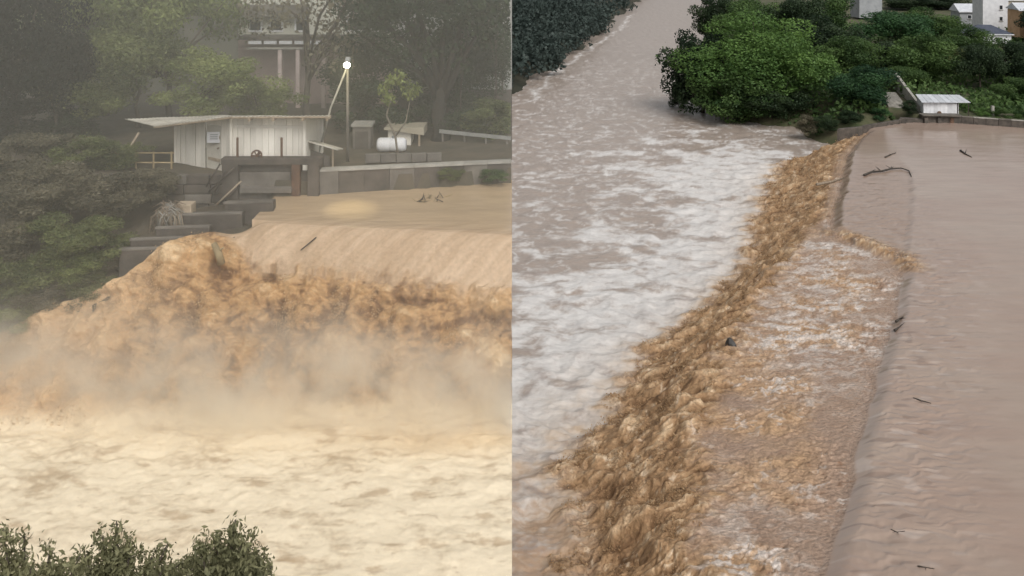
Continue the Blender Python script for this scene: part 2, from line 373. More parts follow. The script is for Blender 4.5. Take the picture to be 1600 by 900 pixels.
    # the reservoir ends at the abutment; the rest of that strip is river level
    wr = water_mat('muddy_reservoir', 0.45, 0.36, 0.11, 0.08, 0.5, (0.7, 2.4, 1), 0.08, 0.3)
    wc = water_mat('muddy_cascade', 4.0, 0.9, 0.16, 0.2, 0.7, (1, 1.2, 1), 0.42, 4.0)
    wt = water_mat('foaming_river', 0.9, 0.6, 0.16, 0.14, 0.8, (1, 1.8, 1), 0.12, 1.3)
    o = link('reservoir_water', submesh('reservoir_water', co, q, res, wr, attrs)); tag(o, 'calm brown reservoir water above the weir seen from above', 'water', kind='structure')
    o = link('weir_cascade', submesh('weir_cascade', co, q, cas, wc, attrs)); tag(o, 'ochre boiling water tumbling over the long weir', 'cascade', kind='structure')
    o = link('river_water', submesh('river_water', co, q, riv, wt, attrs)); tag(o, 'wide flooded river streaked with white foam below the weir', 'river', kind='structure')
right_water()

# ground far below and beyond everything, to the horizon
m_earth = mat('earth', (0.02, 0.024, 0.014), (0.05, 0.045, 0.03), 0.15, 0.9, 0.4, 1.0)
def ground_sheet():
    xs = np.concatenate([np.linspace(-4000, -400, 12), np.linspace(-360, 420, 60), np.linspace(470, 4000, 12)])
    ys = np.concatenate([np.linspace(-300, 20, 6), np.linspace(40, 700, 70), np.linspace(740, 1500, 30), np.linspace(1600, 7000, 20)])
    Y, X = np.meshgrid(ys, xs, indexing='ij'); z = np.full(X.shape, -3.0)
    d = sdist(X, Y, FARBANK)
    hill = np.clip(d, 0, 1e9)
    z = np.where(d > 0, 0.3 + np.minimum(hill * 0.42, 30 + hill * 0.12), z)
    z = np.where((Y > 1200) & (d <= 0), sst(Y, 1200, 3000) * 60 - 3, z)
    z = np.minimum(z, 130) + np.where(d > 5, 4 * fbm(X * 0.02, Y * 0.02, 3, 3), 0)
    co = np.stack([X, Y, z], -1).reshape(-1, 3)
    o = link('ground', np_mesh('ground', co, grid_quads(*X.shape), m_earth)); tag(o, 'dark earth ground and wooded hillside', 'ground', kind='structure')
ground_sheet()
m_bank = mat('grassy_bank', (0.035, 0.05, 0.016), (0.10, 0.085, 0.05), 0.25, 0.9, 0.5, 1.6)
def land_height(X, Y):
    d = sdist(X, Y, LAND)
    z = -1.2 + np.minimum(np.clip(d + 1.2, 0, 99) * 0.75, 6.6) + np.clip(Y - 178, 0, 400) * 0.018
    return np.where(d > 0, z + 0.5 * fbm(X * 0.08, Y * 0.08, 11, 3) * sst(d, 2, 10), -1.6 + 0 * z)
def right_land():
    xs = np.arange(38, 330, 1.6); ys = np.concatenate([np.arange(160, 330, 1.5), np.arange(331, 1300, 9)])
    Y, X = np.meshgrid(ys, xs, indexing='ij'); z = land_height(X, Y)
    # retaining wall side stays level
    near = (X > 79.5) & (Y < 186); z = np.where(near & (z > -1), 5.35, z)
    co = np.stack([X, Y, z], -1).reshape(-1, 3); q = grid_quads(*X.shape)
    keep = (z.ravel()[q].max(1) > -1.5)
    u, inv = np.unique(q[keep], return_inverse=True)
    o = link('terrain', np_mesh('terrain', co[u], inv.reshape(-1, 4), m_bank)); tag(o, 'grassy wooded spit of land beside the weir', 'terrain', kind='structure')
right_land()
def ground_z(x, y):
    return float(land_height(np.array([[x]]), np.array([[y]]))[0, 0])

# ================================================================== LEFT PLACE: plateau, weir seen from downstream
ZL, ZT = 28.8, 24.5                       # reservoir and river levels of the left place
XA = -8.85                                # abutment that ends the weir
bkX = np.array([-24, -17.3, -15.7, -14.7, -13.1, -12.4, -11.2, -9.8, -8.9, -6.0, -3.0, 0.0])
bkY = np.array([26.6, 27.2, 27.5, 27.8, 28.2, 28.5, 29.4, 29.9, 30.3, 29.75, 29.3, 28.85])
bkZ = np.array([25.0, 25.8, 26.2, 26.7, 27.2, 27.55, 28.4, 28.62, 28.78, 28.8, 28.8, 28.8])
def left_water():
    ys = np.concatenate([np.linspace(14.5, 25.2, 230), np.linspace(25.22, 30.6, 330), np.linspace(30.64, 36.6, 110)])
    us = np.linspace(-0.76, -0.00005, 690)
    Y, U = np.meshgrid(ys, us, indexing='ij'); X = U * Y
    Yb = np.interp(X, bkX, bkY) + 0.12 * fbm(X * 0.8, Y * 0.2, 101, 3); Zb = np.interp(X, bkX, bkZ)
    s = Yb - Y
    sheet = sst(X, -10.2, -8.2)                                # smooth sheet only in front of the weir proper
    edge = 0.95 + 0.22 * fbm(X * 0.9, X * 0 + 3, 103, 3) + 0.25 * sst(X, -6, 0)
    z_sheet = Zb - 1.35 * sst(s, -0.1, 1.25) ** 1.15
    foot = np.interp(X, [-24, -16, -9, -4, 0], [25.6, 25.0, 25.4, 25.9, 26.0])
    t = np.clip((Yb - edge * sheet - Y) / np.maximum(Yb - edge * sheet - foot, 0.5), 0, 1)
    z0 = Zb - (1.2 + 0.1) * sheet
    z_boil = ZT + (z0 - ZT) * (1 - t) ** 1.05 + 0.0
    z = np.where(s < -0.15, ZL, np.where((s < edge) & (sheet > 0.02), z_sheet * sheet + z_boil * (1 - sheet), z_boil))
    z = np.where((s < -0.15) & (X < XA), Zb - 0.1, z)
    inb = sst(s + 0.28 * fbm(X * 2.2 + 1.5 * s, s * 1.2, 105, 4, 0.6), edge * sheet - 0.25, edge * sheet + 0.35)
    m_tail = sst(t, 0.82, 1.0) * (s > 0.3); m_boil = inb * (1 - m_tail); m_sheet = (1 - inb) * sst(s, -0.3, 0.2) * sheet
    wx = X + 0.10 * fbm(X * 1.6, Y * 1.6, 111, 2); wy = Y + 0.10 * fbm(X * 1.6 + 5, Y * 1.6, 112, 2)
    wv = 0.5 * Y + np.where(s > -0.2, z, ZL) + 0.10 * fbm(X * 1.6 + 5, Y * 1.6, 112, 2)      # runs down the slope
    bo = 0.65 * billow(wx * 0.95, wv * 1.05, 113, 5, 0.48) + 0.55 * fbm(wx * 0.5, wv * 0.6, 115, 3)
    bo2 = billow(wx * 4.0, wv * 4.2, 117, 3, 0.55)
    big = billow(X * 0.5, wv * 0.55, 119, 2); z = z + m_boil * (0.30 * bo + 0.03 * bo2 + 0.28 * big + 0.10)
    # flow-aligned corrugations on the sheet, drawn out down the slope and to the left
    fl = X + 1.5 * s
    z = z + m_sheet * (0.025 * fbm(fl * 2.0, s * 0.5, 121, 4) + 0.010 * fbm(fl * 6, s * 0.9, 123, 3))
    z = z + (s < -0.1) * (X > XA) * (0.012 * fbm(X * 0.9, Y * 2.0, 125, 4) + 0.02 * np.exp(-((s + 0.6) / 0.5) ** 2) * fbm(X * 0.7, Y * 2.5, 127, 3))
    tl = 0.10 * fbm(wx * 0.6, wy * 0.9, 131, 4) + 0.022 * (1 - 2 * np.abs(perlin(wx * 0.9, wy * 1.5, 133))) + 0.02 * fbm(wx * 3.5, wy * 4.5, 135, 3)
    z = z + m_tail * tl * (0.8 + 1.2 * np.exp(-(foot - Y).clip(0) / 2.0))
    X2 = X + m_boil * 0.10 * fbm(wx * 1.6, wy * 1.6, 141, 3); Y2 = Y + m_boil * (0.10 * fbm(wx * 1.6 + 30, wy * 1.6, 143, 3) - 0.40 * bo - 0.04 * bo2 - 0.30 * big)
    X2 = np.minimum(X2, -0.0012)
    mixc = lambda a, b, t: a * (1 - t[..., None]) + b * t[..., None]
    L = lambda c: np.broadcast_to(c, X.shape + (3,))
    n1 = np.where(m_boil > 0.5, fbm(wx * 1.3, wv * 1.4, 152, 5, 0.6), fbm(wx * 1.4, wy * 1.8, 151, 5, 0.6)); n2 = np.where(m_boil > 0.5, fbm(wx * 4.5, wv * 4.5, 154, 3, 0.6), fbm(wx * 4.5, wy * 6, 153, 3, 0.6))
    lum = np.clip(0.44 + 0.6 * bo + 0.35 * big + 0.55 * n1 + 0.4 * n2, 0, 1)  # pale froth on the lumps, shading of their hollows put into the colour
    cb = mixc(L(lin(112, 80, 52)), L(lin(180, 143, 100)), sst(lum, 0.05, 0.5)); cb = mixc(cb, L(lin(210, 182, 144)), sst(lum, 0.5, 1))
    cb = mixc(cb, L(lin(214, 184, 148)), sst(X, -9, -14) * 0.6)
    cs = mixc(L(lin(172, 146, 118)), L(lin(198, 173, 146)), np.clip(0.5 + 1.2 * fbm(fl * 2.2, s * 0.4, 155, 4), 0, 1))
    cre = mixc(L(lin(172, 150, 122)), L(lin(186, 162, 132)), np.clip(0.5 + fbm(X * 0.3, Y * 0.9, 157, 3), 0, 1))
    cre = mixc(cre, cs, np.exp(-(np.clip(-s, 0, 9) / 0.8)))
    ft = np.clip(0.70 + 0.75 * fbm(wx * 0.55, wy * 0.95, 161, 5, 0.6) + 0.25 * n2, 0, 1)
    ct = mixc(L(lin(190, 170, 142)), L(lin(232, 217, 190)), sst(ft, 0.2, 0.72))
    ct = mixc(ct, L(lin(176, 152, 122)), np.clip(sst(-fbm(wx * 0.7, wy * 1.6, 163, 5, 0.62), 0.12, 0.45) * 0.7 + 0.5 * sst(fbm(X * 1.3 + 0.5 * n1, Y * 4.0, 165, 4, 0.6) + 0.25 * n2, 0.22, 0.5), 0, 0.85))
    ct = mixc(ct, L(lin(206, 174, 128)), np.exp(-((X + 0.5) / 4) ** 2 - ((Y - 24.6) / 0.7) ** 2) * 0.5)
    res = ((s < -0.1) * 1.0) * sst(s, -0.1, -0.6)
    tot = m_boil + m_tail + m_sheet + res + 1e-6
    col = (cb * m_boil[..., None] + ct * m_tail[..., None] + cs * m_sheet[..., None] + cre * res[..., None]) / tot[..., None]
    foam = np.clip(m_boil * 0.95 + m_tail * (0.45 + 0.55 * ft) + m_sheet * 0.45, 0, 1)
    co = np.stack([X2, Y2, z], -1).reshape(-1, 3); q = grid_quads(*X.shape); at = {'col': col.reshape(-1, 3), 'foam': foam.ravel()}
    sq = s.ravel()[q]; Xq = X.ravel()[q].mean(1); Yq = Y.ravel()[q].mean(1)
    dead = (sq.mean(1) < -0.12) & (Xq < XA + 0.02)
    wl = -(Yq - (33.5 + (Xq + 7.3) * 0.2466)) < -0.35
    dead |= wl & (Xq > -7.6); dead |= (Xq < -7.5) & (Yq > 34.0)
    res_q = (sq.mean(1) < 0.05) & ~dead; tq = t.ravel()[q].mean(1)
    cas_q = ~res_q & ~dead & (tq < 0.97); riv_q = ~res_q & ~dead & ~cas_q
    w1 = water_mat('tan_reservoir', 2.2, 0.25, 0.05, 0.16, 0.55, (1, 2.0, 1), 0.05, 0.8)
    w2 = water_mat('tan_cascade', 7.0, 0.5, 0.05, 0.3, 0.8, (1, 1.5, 1), 0.18, 7.0)
    w3 = water_mat('cream_river', 5.0, 0.3, 0.04, 0.3, 0.8, (1, 1.7, 1), 0.08, 4.0)
    o = link('reservoir_water', submesh('upper_water', co, q, res_q, w1, at)); tag(o, 'tan water held back level with the crest beside the shed', 'water', kind='structure')
    o = link('weir_cascade', submesh('falls', co, q, cas_q, w2, at)); tag(o, 'brown falls roaring over the crest into mist', 'cascade', kind='structure')
    o = link('river_water', submesh('lower_water', co, q, riv_q, w3, at)); tag(o, 'cream foaming river below the misty falls', 'river', kind='structure')
left_water()

m_soil = mat('bank_soil', (0.05, 0.045, 0.03), (0.12, 0.095, 0.065), 0.8, 0.9, 0.5, 4)
m_cliff = mat('cliff_rock', (0.20, 0.17, 0.13), (0.34, 0.29, 0.23), 0.3, 0.9, 0.8, 1.5)
def wall_y(x): return 33.5 + (x + 7.3) * 0.2466
def left_land():
    xs = np.linspace(-46, -0.03, 200); ys = np.linspace(5.5, 52.5, 230)
    Y, X = np.meshgrid(ys, xs, indexing='ij')
    Yb = np.interp(X, bkX, bkY); Zb = np.interp(X, bkX, bkZ)
    n = fbm(X * 0.35, Y * 0.35, 171, 4)
    yard = 29.35 + 0.12 * n + np.clip(Y - 40, 0, 99) * 0.02
    t = sst(Y, Yb, 34.0 + np.where(X < -16, 2.5, 0)); bank = (Zb - 0.35) + (28.35 - (Zb - 0.35)) * t * np.where(X < -13, 1, 0.8) + 0.2 * n * (t > 0.03)
    z = np.where(Y > 34.1 + np.where(X < -16, 2.5 * sst(X, -16, -20), 0), yard, bank)
    inres = (X > XA) & (Y < wall_y(X) - 0.1) & (Y > 24); z = np.where(inres & (Y > Yb - 0.5), 27.2, z)
    z = np.where((X > XA) & (Y >= wall_y(X) + 0.1), yard, z)
    z = np.where(Y < Yb - 0.3, np.minimum(z, np.where(Y > 25, 24.2 + 0 * z, 23.4)), z)
    z = np.where(Y < 25, 23.3, z)
    near = 23.3 + 4.2 * sst(Y, 17.5, 9.0) + 0.3 * n; z = np.where(Y < 17.5, near, z)
    z = np.where((X < -19) & (Y > 24), np.maximum(z, 24 + (29.35 - 24) * sst(-X, 20, 26)), z)
    co = np.stack([X, Y, z], -1).reshape(-1, 3); q = grid_quads(*X.shape)
    o = link('terrain', np_mesh('plateau', co, q, m_soil)); tag(o, 'dark soil bank and yard around the shed', 'terrain', kind='structure')
    # the rock face that carries the plateau, down to the lower valley
    nr, nc = X.shape; idx = np.arange(nr * nc).reshape(nr, nc)
    loop = np.concatenate([idx[0, :], idx[1:, -1], idx[-1, -2::-1], idx[-2:0:-1, 0]])
    top = co[loop]; rows = []
    for k, f in enumerate((0.0, 0.3, 0.65, 1.0)):
        r = top.copy(); r[:, 2] = top[:, 2] * (1 - f) + (-3.2) * f
        r[:, 0] -= 0.4 * (0 < k) * np.abs(fbm(top[:, 1] * 0.3 + k * 5, r[:, 2] * 0.3, 175, 3)) * (top[:, 0] > -1)
        rows.append(r)
    c = np.concatenate(rows); n_ = len(loop); qs = []
    for k in range(3):
        a0 = np.arange(n_) + k * n_; a1 = np.roll(np.arange(n_), -1) + k * n_; qs.append(np.stack([a0, a0 + n_, a1 + n_, a1], -1))
    o = link('cliff', np_mesh('cliff', c, np.concatenate(qs), m_cliff, False)); tag(o, 'pale rock face under the shed yard', 'cliff', kind='structure')
left_land()

# ================================================================== vegetation kit
def foliage(name, dark, light, trans=0.36, rough=0.55):
    m, nt, bs, out = nodes(name)
    at = nt.nodes.new('ShaderNodeAttribute'); at.attribute_name = 'tone'
    oi = nt.nodes.new('ShaderNodeObjectInfo')
    ad = nt.nodes.new('ShaderNodeMath'); ad.operation = 'MULTIPLY_ADD'; ad.inputs[1].default_value = 0.3; ad.inputs[2].default_value = -0.15
    nt.links.new(oi.outputs['Random'], ad.inputs[0])
    sm = nt.nodes.new('ShaderNodeMath'); sm.operation = 'ADD'
    nt.links.new(at.outputs['Fac'], sm.inputs[0]); nt.links.new(ad.outputs[0], sm.inputs[1])
    cr = nt.nodes.new('ShaderNodeValToRGB'); cr.color_ramp.elements[0].color = (*dark, 1); cr.color_ramp.elements[1].color = (*light, 1)
    nt.links.new(sm.outputs[0], cr.inputs[0]); nt.links.new(cr.outputs[0], bs.inputs['Base Color'])
    bs.inputs['Roughness'].default_value = rough; bs.inputs['Specular IOR Level'].default_value = 0.25
    tr = nt.nodes.new('ShaderNodeBsdfTranslucent'); nt.links.new(cr.outputs[0], tr.inputs['Color'])
    ms = nt.nodes.new('ShaderNodeMixShader'); ms.inputs[0].default_value = trans
    nt.links.new(bs.outputs[0], ms.inputs[1]); nt.links.new(tr.outputs[0], ms.inputs[2]); nt.links.new(ms.outputs[0], out.inputs['Surface'])
    return m
def leaves(cen, out, length, width, tone, rng, droop=0.25):
    n = len(cen)
    nn = out + 0.7 * rng.normal(size=(n, 3)); nn /= np.linalg.norm(nn, axis=1)[:, None]
    r = rng.normal(size=(n, 3)); r[:, 2] -= droop * 3
    t = r - (r * nn).sum(1)[:, None] * nn; t /= np.linalg.norm(t, axis=1)[:, None] + 1e-9
    b = np.cross(nn, t); l = (length * rng.uniform(0.6, 1.3, n))[:, None]; wd = (width * rng.uniform(0.6, 1.3, n))[:, None]
    v = np.stack([cen - t * l * 0.5, cen + b * wd * 0.5 - nn * wd * 0.25, cen + t * l * 0.5, cen - b * wd * 0.5 - nn * wd * 0.25], 1)
    return v.reshape(-1, 3), np.arange(4 * n).reshape(n, 4), np.repeat(tone, 4)
def crown_arrays(seed, nblob, nleaf, leaf, lo=0.28, shell=0.75, spread=1.0, asp=0.62):
    """crown of a tree of height 1 and width 1 as leaf quads grouped in clumps; blob centres for the limbs"""
    rng = np.random.default_rng(seed); B = []
    ang = rng.uniform(0, 2 * np.pi)
    while len(B) < nblob:
        p = rng.uniform(-1, 1, 3)
        if np.linalg.norm(p) > 1: continue
        rr = np.linalg.norm(p)
        if rr < 0.35 and rng.random() < 0.7: continue
        p = p * spread
        lop = 1 + 0.22 * math.cos(math.atan2(p[1], p[0]) * 2 + ang) + 0.12 * math.cos(math.atan2(p[1], p[0]) * 3)
        c = np.array([p[0] * 0.40 * lop, p[1] * 0.40 * lop, lo + (1 - lo) * (0.5 + 0.42 * p[2])])
        B.append((c, rng.uniform(0.085, 0.175), rng.uniform(0.0, 1.0)))
    w = np.array([b[1] ** 2 for b in B]); w /= w.sum(); k = rng.choice(len(B), nleaf, p=w)
    cen = np.array([b[0] for b in B])[k]; rad = np.array([b[1] for b in B])[k]; tn = np.array([b[2] for b in B])[k]
    d = rng.normal(size=(nleaf, 3)); d /= np.linalg.norm(d, axis=1)[:, None]
    rr = rad * (shell + (1.12 - shell) * rng.random(nleaf)) * (1 + 0.25 * rng.normal(size=nleaf) * (rng.random(nleaf) < 0.2))
    pos = cen + d * rr[:, None] * np.array([1, 1, asp])
    tone = np.clip(0.62 * tn + 0.38 * rng.random(nleaf), 0, 1)
    v, f, t = leaves(pos, d, leaf, leaf * 0.6, tone, rng)
    return v, f, t, B
def crown_mesh(name, arr, m, keep=None):
    v, f, t = arr[:3]
    if keep is not None:
        k = keep(v.reshape(-1, 4, 3)); f = f[k]; u, inv = np.unique(f, return_inverse=True); v, t, f = v[u], t[u], inv.reshape(-1, 4)
    return np_mesh(name, v, f, m, False, {'tone': t})
def trunk_mesh(name, seed, B, lo, m, r=0.028, nl=7, kink=0.05):
    rng = random.Random(seed); mb = MB(); pts = [Vector((0, 0, -0.03))]; n = 5; top = lo + 0.32
    for i in range(1, n + 1):
        pts.append(Vector((rng.uniform(-kink, kink) * i / n, rng.uniform(-kink, kink) * i / n, top * i / n)))
    mb.tube(pts, [r * 1.35] + [r * (1 - 0.6 * i / n) for i in range(1, n + 1)], 8)
    for c, rad, _ in sorted(B, key=lambda b: -b[1])[:nl]:
        a = pts[rng.randint(2, 4)]; c = Vector(c); mid = a.lerp(c, 0.5) + Vector((rng.uniform(-.03, .03), rng.uniform(-.03, .03), rng.uniform(0, .04)))
        mb.tube([a, mid, c], [r * 0.5, r * 0.33, r * 0.12], 6)
    me = bpy.data.meshes.new(name); me.from_pydata(mb.v, [], mb.f); me.update(); me.shade_smooth(); me.materials.append(m)
    return me
m_bark = mat('bark', (0.05, 0.04, 0.03), (0.11, 0.09, 0.07), 8, 0.9, 0.6, 25)
m_bark2 = mat('pale_bark', (0.14, 0.12, 0.09), (0.24, 0.21, 0.17), 8, 0.9, 0.4, 25)
G = {
    'bright': foliage('leaf_bright', (0.040, 0.095, 0.028), (0.175, 0.29, 0.075)),
    'mid': foliage('leaf_mid', (0.028, 0.062, 0.020), (0.125, 0.20, 0.060)),
    'dark': foliage('leaf_dark', (0.014, 0.030, 0.014), (0.060, 0.092, 0.042)),
    'blue': foliage('leaf_blue_green', (0.016, 0.045, 0.022), (0.070, 0.150, 0.055)),
    'olive': foliage('leaf_olive', (0.060, 0.080, 0.030), (0.23, 0.26, 0.10)),
    'hazel': foliage('leaf_hazel', (0.10, 0.135, 0.045), (0.35, 0.39, 0.14)),
    'brown': foliage('leaf_brown', (0.085, 0.080, 0.052), (0.24, 0.215, 0.145)),
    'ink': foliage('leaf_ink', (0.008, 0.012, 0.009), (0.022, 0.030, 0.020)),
}
VAR_B = [crown_arrays(330, 64, 26000, 0.024, 0.0, 0.8, asp=0.8)]
VAR_R = [crown_arrays(300 + i, 40, 12000, 0.036, 0.0 + 0.03 * (i % 3), 0.78, asp=0.85) for i in range(5)]      # trees of the wooded spit
VAR_L = [crown_arrays(400 + i, 36, 15000, 0.026, 0.22 + 0.05 * (i % 3), 0.6) for i in range(4)]       # trees of the yard
VAR_S = [crown_arrays(450 + i, 26, 7500, 0.040, 0.02, 0.55, asp=0.8) for i in range(3)]                # shrubs
VAR_T = [crown_arrays(480 + i, 34, 2200, 0.030, 0.30, 0.5, spread=1.05) for i in range(2)]            # thin, see-through trees
CACHE = {}
def tree(kind, i, gm, loc, wid, hgt, rz, label, cat, group=None, name='tree', bark=None, cutx=None, dep=None):
    arrs = {'R': VAR_R, 'B': VAR_B, 'L': VAR_L, 'S': VAR_S, 'T': VAR_T}[kind]; arr = arrs[i % len(arrs)]; key = (kind, i % len(arrs))
    lo = arr[0][:, 2].min()
    o = thing(name, loc, label, cat, group); o.rotation_euler = (0, 0, rz)
    dep = dep or wid
    if cutx is None:
        if key not in CACHE: CACHE[key] = crown_mesh('crown', arr, G[gm])
        me = CACHE[key]
    else:
        c_, s_ = math.cos(rz), math.sin(rz)
        me = crown_mesh('crown', arr, G[gm], lambda q: (loc[0] + q[:, :, 0] * wid * c_ - q[:, :, 1] * dep * s_).max(1) < cutx)
    c = link('crown', me, o); c.scale = (wid, dep, hgt); c.material_slots[0].link = 'OBJECT'; c.material_slots[0].material = G[gm]
    tk = ('t',) + key[:2] + (bark or 'bark',)
    if tk not in CACHE: CACHE[tk] = trunk_mesh('trunk', 900 + i, arr[3], max(0.05, lo), m_bark2 if bark else m_bark, 0.022 if kind != 'S' else 0.02, 9 if kind in 'LT' else 6)
    t = link('trunk', CACHE[tk], o); t.scale = (min(wid, hgt), min(wid, hgt), hgt)
    if cutx is not None and loc[0] + 0.3 * wid > cutx: t.scale = (0.25 * wid, 0.25 * wid, hgt)
    return o

# ------------------------------------------------------------------ right place: trees of the spit
RT = [  # px, crown top row, distance, crown width in px, foliage, label
    (1182, 18, 201, 190, 'bright', 'broad bright green tree leaning over the foaming river, biggest and palest crown'),
    (1098, 42, 207, 105, 'dark', 'dark tree at the river edge on the left flank of the bright green tree'),
    (1250, 70, 198, 80, 'bright', 'mid green tree under the right shoulder of the bright green tree'),
    (1140, 100, 195, 110, 'mid', 'low spreading green tree with branches dipping to the water at the spit end'),
    (1205, 128, 193.5, 95, 'dark', 'dark shaded tree right above the waterline in front of the bright green tree'),
    (1348, 99, 184.5, 100, 'blue', 'rounded blue green tree standing alone beside the concrete steps'),
    (1122, -12, 300, 66, 'dark', 'dark tree beside the river bend, furthest left at the photo top'),
    (1175, -8, 285, 85, 'mid', 'green tree behind the bright green crown, second from the river bend'),
    (1235, -10, 275, 90, 'dark', 'dark tree behind the bright green crown, third from the river bend'),
    (1292, 22, 240, 95, 'dark', 'dark dense tree between bright green crown and grey house wall'),
    (1290, -14, 300, 80, 'mid', 'green treetop left of the grey house wall'),
    (1330, 52, 222, 85, 'mid', 'dull green tree above the blue green tree'),
    (1400, 12, 275, 100, 'blue', 'leafy blue green tree right of the grey house wall'),
    (1385, 62, 232, 80, 'dark', 'dark tree at the top of the concrete steps'),
    (1455, 10, 285, 85, 'mid', 'green tree left of the white house'),
    (1440, 50, 216, 100, 'mid', 'full green round tree behind the shed roof'),
    (1488, 68, 226, 70, 'olive', 'smaller olive tree between the full round tree and the dark trees'),
    (1532, 62, 205, 62, 'dark', 'dark tall tree with bare trunk behind the shed, right of its roof'),
    (1582, 58, 212, 72, 'dark', 'dark tall tree nearest the right photo edge below the houses'),
    (1625, 72, 203, 80, 'dark', 'dark tree cut by the right photo edge'),
    (1512, 40, 262, 66, 'mid', 'green tree in front of the blue hipped roof'),
    (1300, 118, 208, 60, 'dark', 'small dark tree wedged between bright green tree and blue green tree'),
    (1415, 100, 206, 60, 'mid', 'low green tree beside the upper end of the concrete steps'),
    (1590, 118, 188, 60, 'mid', 'low bushy green tree by the reservoir wall at the right photo edge'),
    (1640, 10, 290, 90, 'dark', 'dark tree beyond the peach house'),
    (1470, -6, 420, 70, 'dark', 'dark distant tree top left of the white tower'),
    (1420, -8, 420, 80, 'dark', 'dark distant tree right of the grey house wall'),
]
for k, (px, pt, Y, wpx, gm, lab) in enumerate(RT):
    x = (px - 800) / F * Y; g = max(ground_z(x, Y), 0.2); top = ZC - (pt - HY) / F * Y
    tree('B' if k == 0 else 'R', k, gm, (x, Y, g - 0.2), wpx / F * Y * 1.3, max(top - g, 4.0) * 1.04, k * 1.3, lab, 'tree', 'trees on the wooded spit', 'tree')
def shrub_spot(k, px, py, Y, wpx, hpx, gm, lab, grp, i=0, cutx=None):
    b = P(px, py, Y)
    tree('S', i + k, gm, (b.x, b.y, b.z), wpx / F * Y, hpx / F * Y, k * 0.9, lab, 'shrub', grp, 'shrub', cutx=cutx)
for k, (px, py, Y, wpx, hpx, gm, lab) in enumerate([
        (1535, 190, 176, 34, 22, 'bright', 'bright shrub right of the shed behind the reservoir wall'),
        (1568, 192, 174, 36, 24, 'mid', 'second shrub from the shed behind the reservoir wall'),
        (1600, 196, 173, 38, 26, 'mid', 'shrub behind the reservoir wall at the right photo edge'),
        (1262, 212, 177.5, 44, 34, 'brown', 'brown drooping shrub at the foot of the stepped abutment'),
        (1290, 205, 176, 40, 26, 'dark', 'dark low shrub above the far end of the boiling water'),
        (1330, 196, 176, 46, 24, 'dark', 'dark shrub behind the stepped slabs'),
        (1420, 178, 178, 30, 22, 'dark', 'dark shrub at the lower end of the concrete steps'),
        (1372, 192, 177, 36, 24, 'blue', 'blue green shrub at the foot of the lone rounded tree'),
        (1060, 172, 215, 34, 30, 'dark', 'dark trailing bush hanging over the river, left tip of the spit')]):
    shrub_spot(k, px, py, Y, wpx, hpx, gm, lab, 'shrubs along the far shore')

# far bank wood: one mass
def far_wood():
    rng = np.random.default_rng(55); V = []; Fq = []; T = []; n0 = 0
    xs, ys = [], []
    for Y in np.concatenate([np.arange(236, 420, 7.5), np.arange(420, 1000, 15)]):
        for X in np.arange(-30, 260, 7.5 if Y < 420 else 14):
            xs.append(X + rng.uniform(-3, 3)); ys.append(Y + rng.uniform(-3, 3))
    xs = np.array(xs); ys = np.array(ys); d = sdist(xs, ys, FARBANK); ok = (d > -0.8) & (d < 110)
    for x, y, dd in zip(xs[ok], ys[ok], d[ok]):
        near = y < 420; n = 220 if near else 90; h = rng.uniform(11, 17); r = rng.uniform(4.2, 6.2)
        z0 = 0.3 + min(dd * 0.42, 30 + dd * 0.12); nb = 9
        bc = rng.normal(size=(nb, 3)) * np.array([r * 0.42, r * 0.42, h * 0.2]) + np.array([x, y, z0 + h * 0.58]); bt = rng.uniform(0, 1, nb)
        k = rng.integers(0, nb, n); dr = rng.normal(size=(n, 3)); dr /= np.linalg.norm(dr, axis=1)[:, None]
        pos = bc[k] + dr * r * 0.42 * rng.uniform(0.7, 1.1, n)[:, None]; pos[:, 2] = np.maximum(pos[:, 2], z0 + 0.1 * rng.random(n))
        if dd < 9: pos[:, 2] = z0 + (pos[:, 2] - z0) * rng.uniform(0.25, 1.0, n)
        v, f, t = leaves(pos, dr, 1.35 if near else 2.2, 0.95 if near else 1.5, np.clip(bt[k] * 0.6 + 0.4 * rng.random(n), 0, 1), rng)
        V.append(v); Fq.append(f + n0); T.append(t); n0 += len(v)
    me = np_mesh('far_bank_wood', np.concatenate(V), np.concatenate(Fq), foliage('leaf_far_hazed', (0.045, 0.062, 0.056), (0.080, 0.108, 0.095)), False, {'tone': np.concatenate(T)})  # distance haze is put into these paler, bluish leaf colours
    tag(link('far_bank_wood', me), 'dark wood covering the far river bank, haze tinted into its leaves', 'wood', kind='stuff')
far_wood()
# undergrowth that closes the spit between the trees
def undergrowth():
    rng = np.random.default_rng(66); n = 26000
    Y = 178 + 170 * rng.random(n * 3) ** 1.3; X = (rng.uniform(235, 830, n * 3)) / F * Y
    d = sdist(X, Y, LAND); ok = (d > 1.0) & ~((X > 76) & (Y < 190) & (X < 90)) & (distpoly(X, Y, [(83, 200), (79.5, 176)], False) > 2.6)
    X, Y = X[ok][:n], Y[ok][:n]; z = land_height(X[None], Y[None])[0]
    hump = np.clip(0.5 + 1.6 * fbm(X * 0.12, Y * 0.12, 67, 3), 0.05, 1.3)
    pos = np.stack([X, Y, z + rng.random(len(X)) * 3.2 * hump], 1); out = np.tile([0, -0.4, 1.0], (len(X), 1))
    v, f, t = leaves(pos, out, 1.0, 0.7, np.clip(0.5 * hump + 0.5 * rng.random(len(X)) - 0.1, 0, 1), rng)
    me = np_mesh('undergrowth', v, f, G['mid'], False, {'tone': t})
    tag(link('undergrowth', me), 'dense green undergrowth between the trees of the spit', 'undergrowth', kind='stuff')
undergrowth()

